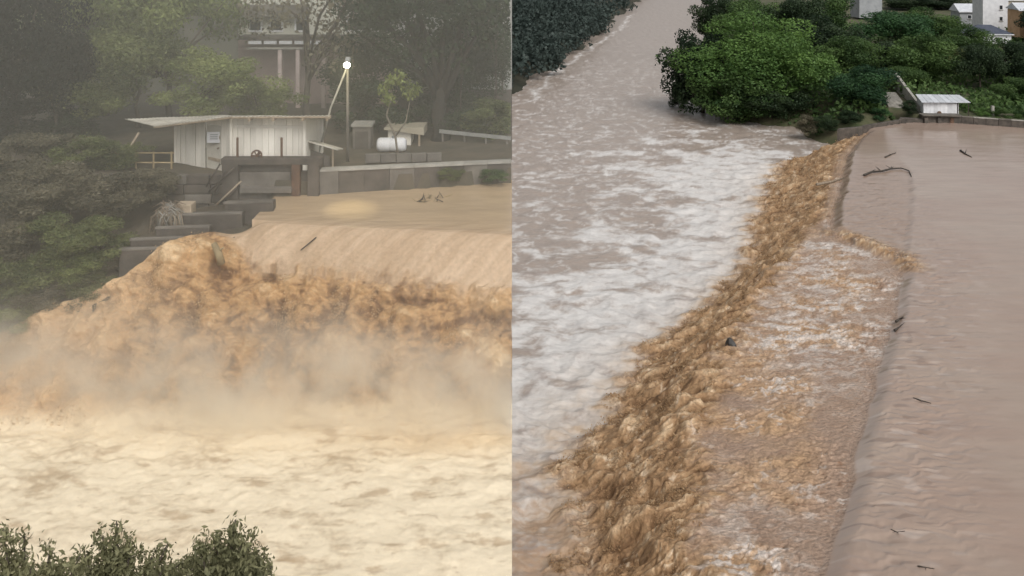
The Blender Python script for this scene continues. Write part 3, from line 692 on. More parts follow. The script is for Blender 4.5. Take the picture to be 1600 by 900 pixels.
# ------------------------------------------------------------------ right place: shed, walls, houses, debris
m_conc = mat('weathered_concrete', (0.09, 0.08, 0.07), (0.20, 0.18, 0.155), 0.9, 0.85, 0.5, 6)
m_concd = mat('wet_dark_concrete', (0.045, 0.039, 0.033), (0.12, 0.10, 0.083), 1.0, 0.7, 0.5, 6)
m_concl = mat('pale_concrete', (0.26, 0.245, 0.215), (0.42, 0.40, 0.36), 1.2, 0.85, 0.4, 8)
m_white = mat('white_paint', (0.62, 0.62, 0.64), (0.78, 0.78, 0.79), 1.0, 0.6, 0.1, 6)
m_roofw = mat('pale_roof_sheet', (0.50, 0.52, 0.56), (0.66, 0.68, 0.71), 0.8, 0.45, 0.1, 6)
m_blue = mat('slate_blue_roof', (0.045, 0.055, 0.085), (0.08, 0.09, 0.12), 0.8, 0.6, 0.2, 6)
m_grey = mat('grey_render', (0.25, 0.26, 0.27), (0.36, 0.37, 0.38), 0.5, 0.8, 0.2, 4)
m_peach = mat('peach_render', (0.55, 0.33, 0.18), (0.68, 0.45, 0.27), 0.5, 0.8, 0.2, 4)
m_glass = mat('dark_glass', (0.02, 0.025, 0.03), (0.04, 0.045, 0.05), 2, 0.15)
m_wood = mat('grey_timber', (0.16, 0.12, 0.085), (0.30, 0.25, 0.19), 2.0, 0.8, 0.4, 20, stretch=(1, 1, 0.2))
m_woodd = mat('wet_dark_timber', (0.025, 0.019, 0.014), (0.065, 0.05, 0.038), 3.0, 0.6, 0.5, 15)
m_steel = mat('galvanised_steel', (0.28, 0.28, 0.27), (0.42, 0.42, 0.40), 3.0, 0.5, 0.1, 10, metal=0.4)
m_rust = mat('rusty_steel', (0.07, 0.04, 0.028), (0.16, 0.09, 0.055), 3.0, 0.8, 0.3, 12)

def quadgrid_strip(mb, a, b, c, d, th):
    """slab between four corner points a b c d (counter-clockwise seen from above) with thickness th downwards"""
    dn = Vector((0, 0, -th)); mb.hexa([p + dn for p in (a, b, c, d)], [a, b, c, d])

# shed above the reservoir (right place)
def right_shed():
    o = thing('shed', P(1471, 178, 176.5), 'white shed with pale overhanging lean-to roof by the reservoir wall', 'shed')
    fl, fr = P(1443, 178, 176), P(1497, 180, 174.5); bl, br = fl + Vector((1.2, 5.5, 0.15)), fr + Vector((1.2, 5.5, 0.3))
    up = lambda p, h: Vector((p.x, p.y, p.z + h)); hf, hb = 2.25, 2.7
    n = 10
    for k in range(n):                                         # wall sheets of the front, each a board
        a0, a1 = fl.lerp(fr, (k + 0.02) / n), fl.lerp(fr, (k + 0.98) / n)
        mb = MB(); dp = Vector((0, 0.12, 0)); mb.hexa([a0, a1, a1 + dp, a0 + dp], [up(a0, hf), up(a1, hf), up(a1 + dp, hf), up(a0 + dp, hf)]); mb.build('wall_board', m_white, o)
    for (p, q, h1, h2) in ((fl, bl, hf, hb), (fr, br, hf, hb), (bl, br, hb, hb)):
        mb = MB(); t = (q - p).normalized().cross(Vector((0, 0, 1))) * 0.1
        mb.hexa([p, q, q + t, p + t], [up(p, h1), up(q, h2), up(q + t, h2), up(p + t, h1)]); mb.build('side_wall', m_white, o)
    # roof: slopes down to the reservoir, carried out over a bay on the right
    F0, F1 = up(P(1440, 178, 175.3), 2.3), up(P(1517, 181, 173.6), 2.6); B0, B1 = F0 + Vector((1.6, 6.3, 0.55)), F1 + Vector((0.9, 6.3, 0.45))
    for k in range(8):
        a0, a1, b0, b1 = F0.lerp(F1, k / 8 + 0.004), F0.lerp(F1, (k + 1) / 8 - 0.004), B0.lerp(B1, k / 8 + 0.004), B0.lerp(B1, (k + 1) / 8 - 0.004)
        mb = MB(); quadgrid_strip(mb, a0, a1, b1, b0, 0.09); mb.build('roof_sheet', m_roofw, o)
    for p in (F1 + Vector((-0.3, 0.35, 0)), B1 + Vector((-0.4, -0.4, 0)), F0.lerp(F1, 0.76) + Vector((0, 0.5, 0))):
        mb = MB(); mb.tube([(p.x, p.y, 5.2), (p.x, p.y, p.z - 0.05)], 0.09, 8); mb.build('post', m_woodd, o)
    mb = MB(); q = fl.lerp(fr, 0.42); mb.tube([q + Vector((0, -0.5, 0.35)), q + Vector((0, -0.62, 0.35))], 0.42, 14); mb.build('handwheel', m_rust, o)
right_shed()
def right_walls():
    o = thing('reservoir_wall', P(1520, 190, 171), 'dark low concrete wall with pale coping along the far side of the reservoir', 'wall')
    pts = [PZ(1441, 190, ZR), PZ(1502, 193, ZR), PZ(1600, 200, ZR), PZ(1720, 209, ZR)]
    for a, b, nseg in zip(pts, pts[1:], (3, 5, 6)):
        for k in range(nseg):
            p, q = a.lerp(b, k / nseg + 0.003), a.lerp(b, (k + 1) / nseg - 0.003); t = Vector((0.1, 0.5, 0)); lo = Vector((0, 0, -2)); hi = Vector((0, 0, 1.25))
            MB().hexa([p + lo, q + lo, q + lo + t, p + lo + t], [p + hi, q + hi, q + hi + t, p + hi + t]).build('wall_panel', m_concd, o)
            h2 = hi + Vector((0, 0, 0.16)); e = Vector((0, -0.08, 0))
            MB().hexa([p + hi + e, q + hi + e, q + hi + t, p + hi + t], [p + h2 + e, q + h2 + e, q + h2 + t, p + h2 + t]).build('coping', m_concl if k % 3 else m_conc, o)
    o = thing('sluice_block', P(1470, 189, 173.4), 'dark concrete sluice block standing in the water below the shed', 'sluice')
    c = PZ(1470, 192, ZR); MB().box((c.x, c.y + 0.9, ZR - 0.1), (6.9, 1.6, 3.0), rz=-0.05).build('block', m_concd, o, bevel=0.05)
    for f in (-0.42, -0.05, 0.3): MB().box((c.x + f * 6.9, c.y - 0.05, ZR + 0.2), (0.7, 0.5, 1.7), rz=-0.05).build('pier', m_rust if f > 0.2 else m_concd, o)
    MB().box((c.x, c.y + 0.3, ZR + 1.52), (7.4, 2.2, 0.2), rz=-0.05).build('deck', m_conc, o)
    for k, (px0, px1, py, dy, lab) in enumerate([(1405, 1442, 187, 2, 'uppermost abutment slab, next to the sluice block'), (1345, 1407, 196, -6, 'long dark abutment slab in the middle of the stepped row'), (1308, 1347, 205, -4, 'lowest dark abutment slab at the head of the boiling water')]):
        a = PZ(px0, py + (0 if k != 1 else 4), ZR + 0.35); b = PZ(px1, py + dy, ZR + 0.35); t = Vector((0.7, 1.1, 0)); lo = Vector((0, 0, -2.2)); hi = Vector((0, 0, 0.32))
        mb = MB(); mb.hexa([a + lo, b + lo, b + lo + t, a + lo + t], [a + hi, b + hi, b + hi + t, a + hi + t])
        tag(rebase(mb.build('abutment_slab', m_concd, bevel=0.05)), lab, 'slab', 'abutment slabs on the far shore')
    # concrete stair wall climbing from the shed
    o = thing('stair_wall', P(1436, 172, 177.5), 'pale narrow concrete ramp wall climbing the slope left of the shed', 'wall')
    a, b = P(1437, 170, 178.5), P(1394, 112, 208); n = 8
    for k in range(n):
        p, q = a.lerp(b, (k + 0.02) / n), a.lerp(b, (k + 0.98) / n); t = Vector((0.55, 0, 0)); hi = Vector((0, 0, 0.5)); lo = Vector((0, 0, -4))
        MB().hexa([p + lo, p + lo + t, q + lo + t, q + lo], [p + hi, p + hi + t, q + hi + t, q + hi]).build('wall_panel', m_concl, o)
    mb = MB(); pth = [P(1428, 178, 177), P(1402, 150, 186), P(1392, 132, 196)]
    v = []
    for p in pth:
        g = ground_z(p.x, p.y); v += [(p.x - 2.4, p.y, g + 0.75), (p.x + 1.0, p.y, g + 0.75)]
    mb.add(v + [(x, y, z - 1.5) for x, y, z in v], [(0, 1, 3, 2), (2, 3, 5, 4), (6, 8, 9, 7), (8, 10, 11, 9), (0, 2, 8, 6), (2, 4, 10, 8), (1, 7, 9, 3), (3, 9, 11, 5), (0, 6, 7, 1), (4, 5, 11, 10)])
    tag(mb.build('path', mat('gravel', (0.14, 0.13, 0.11), (0.30, 0.28, 0.25), 1.4, 0.9, 0.8, 5)), 'stony path beside the ramp wall', 'path', kind='structure')
    mb = MB(); p = P(1551, 183, 175); mb.tube([p, p + Vector((0, 0, 2.2))], 0.32, 10)
    tag(rebase(mb.build('marker_post', m_concl)), 'short pale post among the shrubs behind the reservoir wall', 'post')
right_walls()

def house(name, label, c, w, d, h, rz, wall_m, roof_m, roof='gable', rh=2.5, wins=(), oh=0.6):
    o = thing(name, c, label, 'house'); o.rotation_euler = (0, 0, rz); c = Vector((0, 0, 0))
    def bld(mb, nm, m):
        me = bpy.data.meshes.new(nm); me.from_pydata(mb.v, [], mb.f); me.update(); me.materials.append(m); return link(nm, me, o)
    bld(MB().box((0, 0, h / 2 - 1), (w, d, h + 2)), 'wall', wall_m)
    W, D = w / 2 + oh, d / 2 + oh; mb = MB()
    if roof == 'gable':
        mb.add([(-W, -D, h), (W, -D, h), (W, D, h), (-W, D, h), (-W, 0, h + rh), (W, 0, h + rh)], [(0, 1, 5, 4), (2, 3, 4, 5), (0, 4, 3), (1, 2, 5), (3, 2, 1, 0)])
    elif roof == 'hip':
        r = max(W - D, 0.3); mb.add([(-W, -D, h), (W, -D, h), (W, D, h), (-W, D, h), (-r, 0, h + rh), (r, 0, h + rh)], [(0, 1, 5, 4), (2, 3, 4, 5), (0, 4, 3), (1, 2, 5), (3, 2, 1, 0)])
    else:
        mb.box((0, 0, h + 0.15), (2 * W, 2 * D, 0.3))
    bld(mb, 'roof', roof_m)
    bld(MB().box((0, -D - 0.06, h - 0.12), (2 * W, 0.12, 0.28)), 'fascia', m_white)
    for (wx, wz, ww, wh) in wins:
        f = bld(MB().box((wx, -d / 2 - 0.03, wz), (ww, 0.12, wh)), 'window', m_white)
        me = bpy.data.meshes.new('pane'); q = MB().box((wx, -d / 2 - 0.10, wz), (ww - 0.24, 0.04, wh - 0.24)); me.from_pydata(q.v, [], q.f); me.materials.append(m_glass); link('pane', me, f)
        me = bpy.data.meshes.new('sill'); q = MB().box((wx, -d / 2 - 0.12, wz - wh / 2 - 0.06), (ww + 0.3, 0.3, 0.1)); me.from_pydata(q.v, [], q.f); me.materials.append(m_concl); link('sill', me, f)
    return o
def at_ground(px, Y):
    x = (px - 800) / F * Y; return Vector((x, Y, ground_z(x, Y)))
p = at_ground(1547, 318); p.z = ZC - (30 + 80) / F * 318 - 4
house('white_house', 'tall white house block rising out of the photo top beside the blue roof', p, 8.5, 9, 14, -0.1, m_white, m_white, 'flat', wins=[(1.8, 8.5, 1.2, 1.6), (1.8, 4.5, 1.2, 1.6)])
p = at_ground(1538, 292); p.z = ZC - (50 + 80) / F * 292 - 4.2
house('blue_roofed_house', 'low white house with slate blue hipped roof, in front of the tall white block', p, 13, 9, 4.0, -0.12, m_white, m_blue, 'hip', 2.6, wins=[(-3, 2.2, 1.6, 1.3), (2.5, 2.2, 1.6, 1.3)])
p = at_ground(1607, 300); p.z = ZC - (48 + 80) / F * 300
house('peach_house', 'peach painted house cut by the right photo edge', p, 9.5, 9, 7.2, -0.1, m_peach, m_roofw, 'gable', 2.2, wins=[(-2.4, 4.6, 1.4, 1.5), (1.2, 4.6, 1.4, 1.5), (-2.4, 1.6, 1.4, 1.6)])
p = at_ground(1518, 345); p.z = ZC - (34 + 80) / F * 345
house('grey_house', 'grey house wall with pale sloping roof behind the tall white block', p, 12, 9, 4.2, -0.1, m_grey, m_roofw, 'gable', 2.8, wins=[(-2.5, 2.2, 1.5, 1.5)])
p = at_ground(1577, 335); p.z = ZC - (30 + 80) / F * 335 - 1
house('beige_house', 'beige house with dark balcony opening between white block and peach house', p, 9, 9, 8.5, -0.1, mat('beige_render', (0.42, 0.37, 0.30), (0.54, 0.49, 0.41), 0.5, 0.8, 0.2, 4), m_roofw, 'gable', 2.2, wins=[(0.5, 6.0, 3.2, 1.8), (0.5, 2.2, 2.0, 2.0)])
p = at_ground(1353, 372); p.z = ZC - (19 + 80) / F * 372
house('grey_block_house', 'plain pale grey block house among the trees at the photo top', p, 9.5, 9, 9, 0.05, m_grey, m_white, 'flat', wins=[(2.4, 6.5, 1.2, 1.2)])

def driftwood(pxs, z, rad, lab, name='drift_branch', twigs=0, m=None, group='drift wood floating on the reservoir', lift=0.05, seed=1, sc=1.0):
    rng = random.Random(seed); pts = [PZ(px, py, z) + Vector((0, 0, lift)) for px, py in pxs]
    o = thing(name, pts[0], lab, 'branch', group); n = len(pts)
    MB().tube(pts, [rad * (1 - 0.65 * i / (n - 1)) for i in range(n)], 7).build('stem', m or m_woodd, o, True)
    for k in range(twigs):
        a = pts[rng.randint(1, n - 2)] if n > 2 else pts[0].lerp(pts[1], rng.uniform(.2, .8)); L = rad * rng.uniform(4, 10) * sc
        d = Vector((rng.uniform(-1, 1), rng.uniform(-1, 1), rng.uniform(0.0, 0.35))).normalized()
        MB().tube([a, a + d * L * 0.5 + Vector((0, 0, 0.02)), a + d * L], [rad * 0.4, rad * 0.3, rad * 0.1], 5).build('twig', m or m_woodd, o, True)
    return o
driftwood([(1350, 274), (1362, 269), (1377, 268), (1392, 264), (1408, 263), (1420, 267), (1424, 276)], ZR, 0.17, 'long crooked black branch drifting towards the crest below the shed', twigs=7, seed=4)
driftwood([(1501, 236), (1508, 241), (1518, 246)], ZR, 0.22, 'short dark log floating alone near the shed', 'drift_log', 1, seed=5)
driftwood([(1427, 623), (1440, 627), (1455, 631)], ZR, 0.06, 'thin dark stick floating on the near reservoir right of the crest', 'drift_stick', 1, seed=6)
driftwood([(1392, 829), (1402, 833), (1414, 831)], ZR, 0.045, 'small curved twig floating low on the near reservoir', 'drift_stick', 2, seed=7)
driftwood([(1434, 886), (1446, 888), (1460, 890)], ZR, 0.045, 'small twig floating at the bottom photo edge of the reservoir', 'drift_stick', 2, seed=8)
driftwood([(1383, 246), (1392, 242), (1400, 239)], ZR, 0.14, 'pale thin twig floating above the crooked branch', 'drift_stick', 1, seed=9)
driftwood([(1400, 503), (1406, 499), (1411, 496)], ZR - 0.1, 0.12, 'black snag poking through the crest, upper one of two', 'snag', 1, seed=10, group='snags on the crest')
driftwood([(1398, 517), (1404, 513), (1410, 509)], ZR - 0.1, 0.12, 'black snag poking through the crest, lower one of two', 'snag', 1, seed=11, group='snags on the crest')
driftwood([(1276, 291), (1297, 287), (1317, 281)], 3.4, 0.22, 'pale brown log hanging over the far crest into the boil', 'drift_log', 0, m_wood, lift=0.25, seed=12, group='logs in the cascade')
def rock():
    p = PZ(1144, 549, 2.9); rng = random.Random(3); mb = MB(); base = []
    pr = [(-0.5, 0.75), (0.2, 0.6), (0.75, 0.42), (1.15, 0.16)]
    pts = []
    for h, r in pr:
        for k in range(9):
            a = 2 * math.pi * k / 9; q = r * rng.uniform(0.75, 1.2); pts.append((p.x + q * math.cos(a) - 0.18 * h, p.y + q * math.sin(a) * 0.8, p.z + h))
    fs = [(i * 9 + k, i * 9 + (k + 1) % 9, (i + 1) * 9 + (k + 1) % 9, (i + 1) * 9 + k) for i in range(3) for k in range(9)] + [tuple(27 + k for k in range(9))]
    mb.add(pts, fs); tag(rebase(mb.build('boulder', mat('wet_black_rock', (0.012, 0.011, 0.010), (0.04, 0.035, 0.03), 2, 0.35, 0.6, 6))), 'black pointed boulder breaking the water at the boil edge', 'boulder')
rock()

# ================================================================== LEFT PLACE: things
m_board = mat('whitewashed_board', (0.62, 0.58, 0.51), (0.82, 0.78, 0.70), 1.2, 0.8, 0.3, 10, stretch=(1, 1, 0.25))
m_roofl = mat('aged_roof_sheet', (0.40, 0.37, 0.31), (0.66, 0.63, 0.55), 1.0, 0.6, 0.2, 8)
m_edge = mat('weathered_timber', (0.26, 0.20, 0.14), (0.42, 0.34, 0.25), 2.5, 0.8, 0.3, 14)
m_fence = mat('ochre_timber', (0.22, 0.16, 0.08), (0.36, 0.28, 0.16), 2.5, 0.8, 0.3, 14)
def vpart(o, name, a, b, h0, h1, m, th=0.06):
    """upright panel standing on the line a-b, heights h0 and h1 at its two ends, thickness away from the camera"""
    t = Vector((0, th, 0)); u0, u1 = Vector((0, 0, h0)), Vector((0, 0, h1))
    return MB().hexa([a, b, b + t, a + t], [a + u0, b + u1, b + u1 + t, a + u0 + t]).build(name, m, o)
def left_shed():
    gz = 29.35
    c0 = Vector(((275 - 800) / F * 36.3, 36.3, gz)); c1 = Vector(((362 - 800) / F * 34.5, 34.5, gz)); c2 = Vector(((476 - 800) / F * 34.9, 34.9, gz))
    o = thing('shed', (c1.x, c1.y, gz), 'weathered whitewashed board shed with long thin lean-to roof above the falls', 'shed')
    ztop = lambda px, py, Y: ZC - (py - HY) / F * Y - gz
    hA, hB, hC = ztop(275, 197, 36.3), ztop(362, 184, 34.5), ztop(476, 186, 34.9)
    n = 11
    for k in range(n):                                         # left face boards
        f0, f1 = (k + 0.03) / n, (k + 0.97) / n; j = 0.012 * ((k * 7) % 5 - 2)
        if 0.55 < (k + 0.5) / n < 0.84: continue
        vpart(o, 'wall_board', c0.lerp(c1, f0) + Vector((0, j, 0)), c0.lerp(c1, f1) + Vector((0, j, 0)), hA + (hB - hA) * f0, hA + (hB - hA) * f1, m_board)
    a, b = c0.lerp(c1, 0.555), c0.lerp(c1, 0.82)
    d = vpart(o, 'door', a + Vector((0, 0.03, 0)), b + Vector((0, 0.03, 0)), 1.72, 1.75, mat('pale_door', (0.46, 0.43, 0.37), (0.60, 0.57, 0.50), 1.0, 0.7, 0.2, 8))
    for zz in (0.35, 1.25):
        vpart(d, 'ledge', a + Vector((0.05, 0.0, zz)), b + Vector((-0.05, 0.0, zz)), 0.12, 0.12, m_edge, 0.03)
    MB().tube([b + Vector((-0.12, 0.02, 0.9)), b + Vector((-0.12, -0.06, 0.9))], 0.03, 8).build('handle', m_rust, d)
    vpart(o, 'lintel_board', a + Vector((0, 0, 1.76)), b + Vector((0, 0, 1.76)), hA + (hB - hA) * .57 - 1.78, hA + (hB - hA) * .82 - 1.78, m_board)
    sg = vpart(o, 'notice_board', P(322, 224, 34.9) + Vector((0, 0.1, 0)), P(342, 224, 34.75) + Vector((0, 0.1, 0)), 0.42, 0.42, m_white, 0.03)
    for zz in (0.30, 0.22, 0.14):
        vpart(sg, 'text_line', P(327, 224, 34.85) + Vector((0, 0.085, zz)), P(339, 224, 34.75) + Vector((0, 0.085, zz)), 0.035, 0.035, m_grey, 0.012)
    n = 12
    for k in range(n):                                         # right face boards
        f0, f1 = (k + 0.02) / n, (k + 0.98) / n; j = 0.010 * ((k * 5) % 4 - 1.5)
        vpart(o, 'wall_board', c1.lerp(c2, f0) + Vector((0, j, 0)), c1.lerp(c2, f1) + Vector((0, j, 0)), hB + (hC - hB) * f0, hB + (hC - hB) * f1, m_board)
    for p, h in ((c0, hA), (c1, hB), (c2, hC)):
        MB().box(p + Vector((0, -0.03, h / 2)), (0.10, 0.10, h)).build('corner_post', m_board, o)
    bk = Vector((0, 3.2, 0))
    vpart(o, 'back_wall', c0 + Vector((0.2, 2.6, 0)), c2 + bk, hA - 0.3, hC - 0.6, m_board)
    MB().hexa([c2, c2 + bk, c2 + bk + Vector((0.06, 0, 0)), c2 + Vector((0.06, 0, 0))], [q + Vector((0, 0, h)) for q, h in ((c2, hC), (c2 + bk, hC - 0.6), (c2 + bk + Vector((0.06, 0, 0)), hC - 0.6), (c2 + Vector((0.06, 0, 0)), hC))]).build('side_wall', m_board, o)
    vpart(o, 'wall_plate', c1 + Vector((0.1, -0.06, hB - 0.36)), c2 + Vector((-0.05, -0.06, hC - 0.36)), 0.1, 0.1, m_board, 0.05)
    # roof: sheets run from the front edge to the back edge; the left part dips so that its top shows
    FL, FM, FR = P(240, 197, 35.0), P(362, 181.5, 33.9), P(516, 181, 34.3)
    BL, BM, BR = P(195, 186, 38.2), P(345, 180.5, 38.4), P(512, 184.5, 38.4)
    def strip(a0, a1, b0, b1, nm='roof_sheet'):
        mb = MB(); nu, nv = 12, 3; th = 0.025
        for side in (0, 1):
            for j in range(nv + 1):
                for i in range(nu + 1):
                    q = a0.lerp(a1, i / nu).lerp(b0.lerp(b1, i / nu), j / nv); q.z += 0.018 * math.cos(i * math.pi) - th * side; mb.v.append(tuple(q))
        W = nu + 1; off = W * (nv + 1)
        for j in range(nv):
            for i in range(nu):
                k = j * W + i; mb.f.append((k, k + 1, k + 1 + W, k + W)); mb.f.append((off + k, off + k + W, off + k + 1 + W, off + k + 1))
        for i in range(nu): mb.f.append((i, i + off, i + 1 + off, i + 1)); k = nv * W + i; mb.f.append((k, k + 1, k + 1 + off, k + off))
        for j in range(nv): k = j * W; mb.f.append((k, k + W, k + W + off, k + off)); k = j * W + nu; mb.f.append((k, k + off, k + W + off, k + W))
        mb.build(nm, m_roofl, o)
    for A, B_, C, D, n in ((FL, FM, BL, BM, 4), (FM, FR, BM, BR, 4)):
        for k in range(n):
            e = Vector((0, 0, 0.012 * (k % 2)))
            strip(A.lerp(B_, k / n) + e, A.lerp(B_, (k + 1.02) / n) + e, C.lerp(D, k / n) + e, C.lerp(D, (k + 1.02) / n) + e)
    for a, b in ((FL, FM), (FM, FR)):
        MB().tube([a + Vector((0, 0.05, -0.06)), b + Vector((0, 0.05, -0.06))], 0.045, 6).build('eaves_beam', m_edge, o)
    for f in (0.18, 0.42, 0.72, 0.97):                          # rafter tails under the front edge
        q = FM.lerp(FR, f); MB().box(q + Vector((0, 0.25, -0.13)), (0.07, 0.7, 0.10)).build('rafter', m_edge, o)
    # side lean-to on the right of the shed
    a, b = P(478, 219, 35.2), P(527, 233, 35.0); t = Vector((0, 1.2, -0.24))
    MB().hexa([a + Vector((0, 0, -.05)), b + Vector((0, 0, -.05)), b + t + Vector((0, 0, -.05)), a + t + Vector((0, 0, -.05))], [a, b, b + t, a + t]).build('lean_to_roof', m_roofl, o)
    vpart(o, 'lean_to_wall', P(479, 262, 35.6), P(515, 262, 35.6), 0.75, 0.45, m_conc)
    q = P(520, 232, 35.1); MB().tube([(q.x, q.y, 29.3), q], 0.04, 6).build('lean_to_post', m_edge, o)
    return o
left_shed()
def left_sluice():
    o = thing('sluice_platform', P(420, 300, 33.2), 'dark concrete sluice platform on piers in front of the whitewashed shed', 'sluice')
    Y = 33.3
    def slab(nm, x0, x1, y0, y1, m, dep=0.9, yy=Y, bev=0.02):
        a = P(x0, y0, yy); b = P(x1, y1, yy)
        return MB().box(((a.x + b.x) / 2, yy + dep / 2, (a.z + b.z) / 2), (b.x - a.x, dep, a.z - b.z)).build(nm, m, o, bevel=bev)
    slab('deck', 345, 502, 248, 258, m_concd, 0.45)
    slab('parapet', 372, 470, 257, 268, m_conc, 0.25, 33.6)
    slab('gate_panel', 373, 454, 269, 312, m_conc, 0.15, 33.5)
    slab('pier', 346, 372, 257, 312, m_concd, 0.9); slab('pier', 455, 468, 257, 310, m_rust, 0.5); slab('pier', 480, 498, 257, 310, m_concd, 1.0)
    slab('infill_wall', 468, 481, 268, 310, m_concd, 0.2, 33.6)
    slab('ledge', 374, 455, 293, 302, m_conc, 0.3, 33.2)
    for px in (371, 440):
        a = P(px, 247, Y + 0.3); MB().tube([a, P(px, 215, Y + 0.3)], 0.045, 8).build('spindle', m_rust, o)
    c = P(401, 243, Y + 0.25); mb = MB(); n = 16
    ring = [c + Vector((0.19 * math.cos(2 * math.pi * k / n), 0, 0.19 * math.sin(2 * math.pi * k / n))) for k in range(n + 1)]
    mb.tube(ring, 0.035, 6, False)
    for k in range(3):
        v = Vector((0.19 * math.cos(math.pi * k / 3), 0, 0.19 * math.sin(math.pi * k / 3))); mb.tube([c - v, c + v], 0.025, 6)
    mb.tube([c + Vector((0, -0.05, 0)), c + Vector((0, 0.3, 0))], 0.05, 8); mb.build('handwheel', m_rust, o)
    mb = MB(); mb.tube([c + Vector((0, 0.05, -0.3)), c + Vector((0, 0.05, 0.0))], 0.06, 8); mb.build('pedestal', m_rust, o)
left_sluice()
def left_walls():
    o = thing('reservoir_wall', (-3.5, 34.4, 28.6), 'grey brown retaining wall with pale coping along the tan reservoir', 'wall')
    n = 8; x0, x1 = -7.45, -0.03
    for k in range(n):
        xa, xb = x0 + (x1 - x0) * (k + 0.004) / n, x0 + (x1 - x0) * (k + 0.996) / n; ya, yb = wall_y(xa), wall_y(xb)
        za, zb = [29.66 - 0.10 * (x - x0) / (x1 - x0) for x in (xa, xb)]; t = Vector((0, 0.35, 0)); j = 0.012 * ((k * 3) % 4 - 1)
        a, b = Vector((xa, ya + j, 27.4)), Vector((xb, yb + j, 27.4))
        MB().hexa([a, b, b + t, a + t], [Vector((a.x, a.y, za)), Vector((b.x, b.y, zb)), Vector((b.x, b.y, zb)) + t, Vector((a.x, a.y, za)) + t]).build('wall_panel', m_concd if k % 3 else m_conc, o, bevel=0.012)
        e = Vector((0, -0.05, 0)); u = Vector((0, 0, 0.07)); A, B_ = Vector((xa, ya, za + 0.003)), Vector((xb, yb, zb + 0.003))
        MB().hexa([A + e, B_ + e, B_ + t - e, A + t - e], [A + e + u, B_ + e + u, B_ + t - e + u, A + t - e + u]).build('coping', m_concl, o)
    o = thing('bank_wall', P(240, 300, 34.2), 'dark stone wall holding up the ground under the shed', 'wall')
    rng = random.Random(5); xa, xb = (118 - 800) / F * 34.1, (352 - 800) / F * 34.1; rows = 4; h = 0.36
    for r in range(rows):
        x = xa - rng.uniform(0, 0.4)
        while x < xb:
            L = rng.uniform(0.55, 1.05); x2 = min(x + L, xb)
            if x2 - x > 0.15:
                MB().box(((x + x2) / 2, 34.12 + rng.uniform(-0.04, 0.04), 27.98 + h * (r + 0.5)), (x2 - x - 0.03, 0.35, h - 0.025), rz=rng.uniform(-0.02, 0.02)).build('stone', m_concd if rng.random() < 0.7 else m_conc, o, bevel=0.03)
            x = x2
    labs = ['highest of the stepped abutment slabs, beside the reservoir corner', 'second abutment slab from the top, stepping down to the falls', 'third abutment slab from the top, below the brush pile', 'fourth abutment slab from the top, with pale upper edge', 'lowest abutment slab at the edge of the brown falls']
    for k, (xa_, xb_, yt, Y, dep) in enumerate([(352, 405, 318, 31.3, 0.55), (288, 356, 336, 30.7, 0.5), (246, 304, 357, 30.1, 0.45), (206, 262, 375, 29.6, 0.42), (188, 226, 391, 29.1, 0.4)]):
        a = P(xa_, yt, Y); b = P(xb_, yt, Y); mb = MB(); mb.box(((a.x + b.x) / 2 + 0.2, Y + dep / 2, a.z - 0.45), (b.x - a.x + 0.5, dep, 0.9), rz=0.10)
        ob = mb.build('abutment_slab', m_concd, bevel=0.03); tag(rebase(ob), labs[k], 'slab', 'stepped abutment slabs')
        mb = MB(); mb.box(((a.x + b.x) / 2 + 0.2, Y + 0.06, a.z + 0.033), (b.x - a.x + 0.5, 0.16, 0.06), rz=0.10)
        cp = mb.build('cap', m_conc); cp.parent = ob; cp.location = -ob.location
left_walls()
def rod(name, pts, r, m, lab, cat, grp=None):
    o = MB().tube(pts, r, 7).build(name, m, None, True); return tag(rebase(o), lab, cat, grp)
for k, (p0, p1, lab) in enumerate([((322, 292), (344, 256), 'dark pole leaning left of the shed door bottom'), ((334, 305), (352, 266), 'second dark pole leaning on the stone wall'), ((338, 320), (377, 283), 'lowest pale pole slanting beside the sluice pier'), ((326, 300), (366, 262), 'long dark pole crossing in front of the sluice pier'), ((350, 316), (372, 290), 'short dark pole at the foot of the sluice pier')]):
    rod('leaning_pole', [P(*p0, 33.0), P(*p1, 33.2)], 0.035, m_woodd if k != 2 else m_edge, lab, 'pole', 'poles leaning on the wall')
def brush_pile():
    o = thing('brush_pile', P(262, 362, 30.6), 'pale heap of flood-washed sticks and reeds on the abutment', 'debris heap'); rng = random.Random(9); c = P(262, 358, 30.6)
    for k in range(110):
        a = rng.uniform(0, 2 * math.pi); r0 = rng.uniform(0.1, 0.7); st = c + Vector((r0 * math.cos(a), r0 * math.sin(a) * 0.7, rng.uniform(-0.1, 0.1)))
        top = c + Vector((rng.uniform(-0.3, 0.3), rng.uniform(-0.25, 0.25), rng.uniform(0.55, 0.95)))
        mid = st.lerp(top, 0.55) + Vector((0.15 * math.cos(a), 0.1 * math.sin(a), 0.12))
        MB().tube([st, mid, top, top + Vector((rng.uniform(-.3, .3), rng.uniform(-.2, .2), -0.15))], [0.022, 0.02, 0.016, 0.008], 5).build('stick', m_wood if k % 3 else m_concl, o, True)
brush_pile()
def railing():
    o = thing('railing', P(225, 263, 35.2), 'low ochre timber railing at the left end of the shed', 'railing')
    for px in (184, 212, 240, 268):
        MB().tube([P(px, 264, 35.3), P(px, 237, 35.3)], 0.04, 7).build('post', m_fence, o)
    for py in (239, 254):
        MB().tube([P(180, py, 35.3), P(272, py, 35.3)], 0.03, 6).build('rail', m_fence, o)
railing()
rod('prop_pole', [P(190, 252, 35.5), P(217, 207, 35.8)], 0.045, m_edge, 'slanting pole propped under the left end of the shed roof', 'pole')
tag(rebase(MB().box(P(287, 331, 30.9) + Vector((0, 0.2, 0.05)), (0.55, 0.5, 0.42)).build('timber_block', m_edge, None, bevel=0.03)), 'squared timber block lying beside the brush pile', 'timber block')

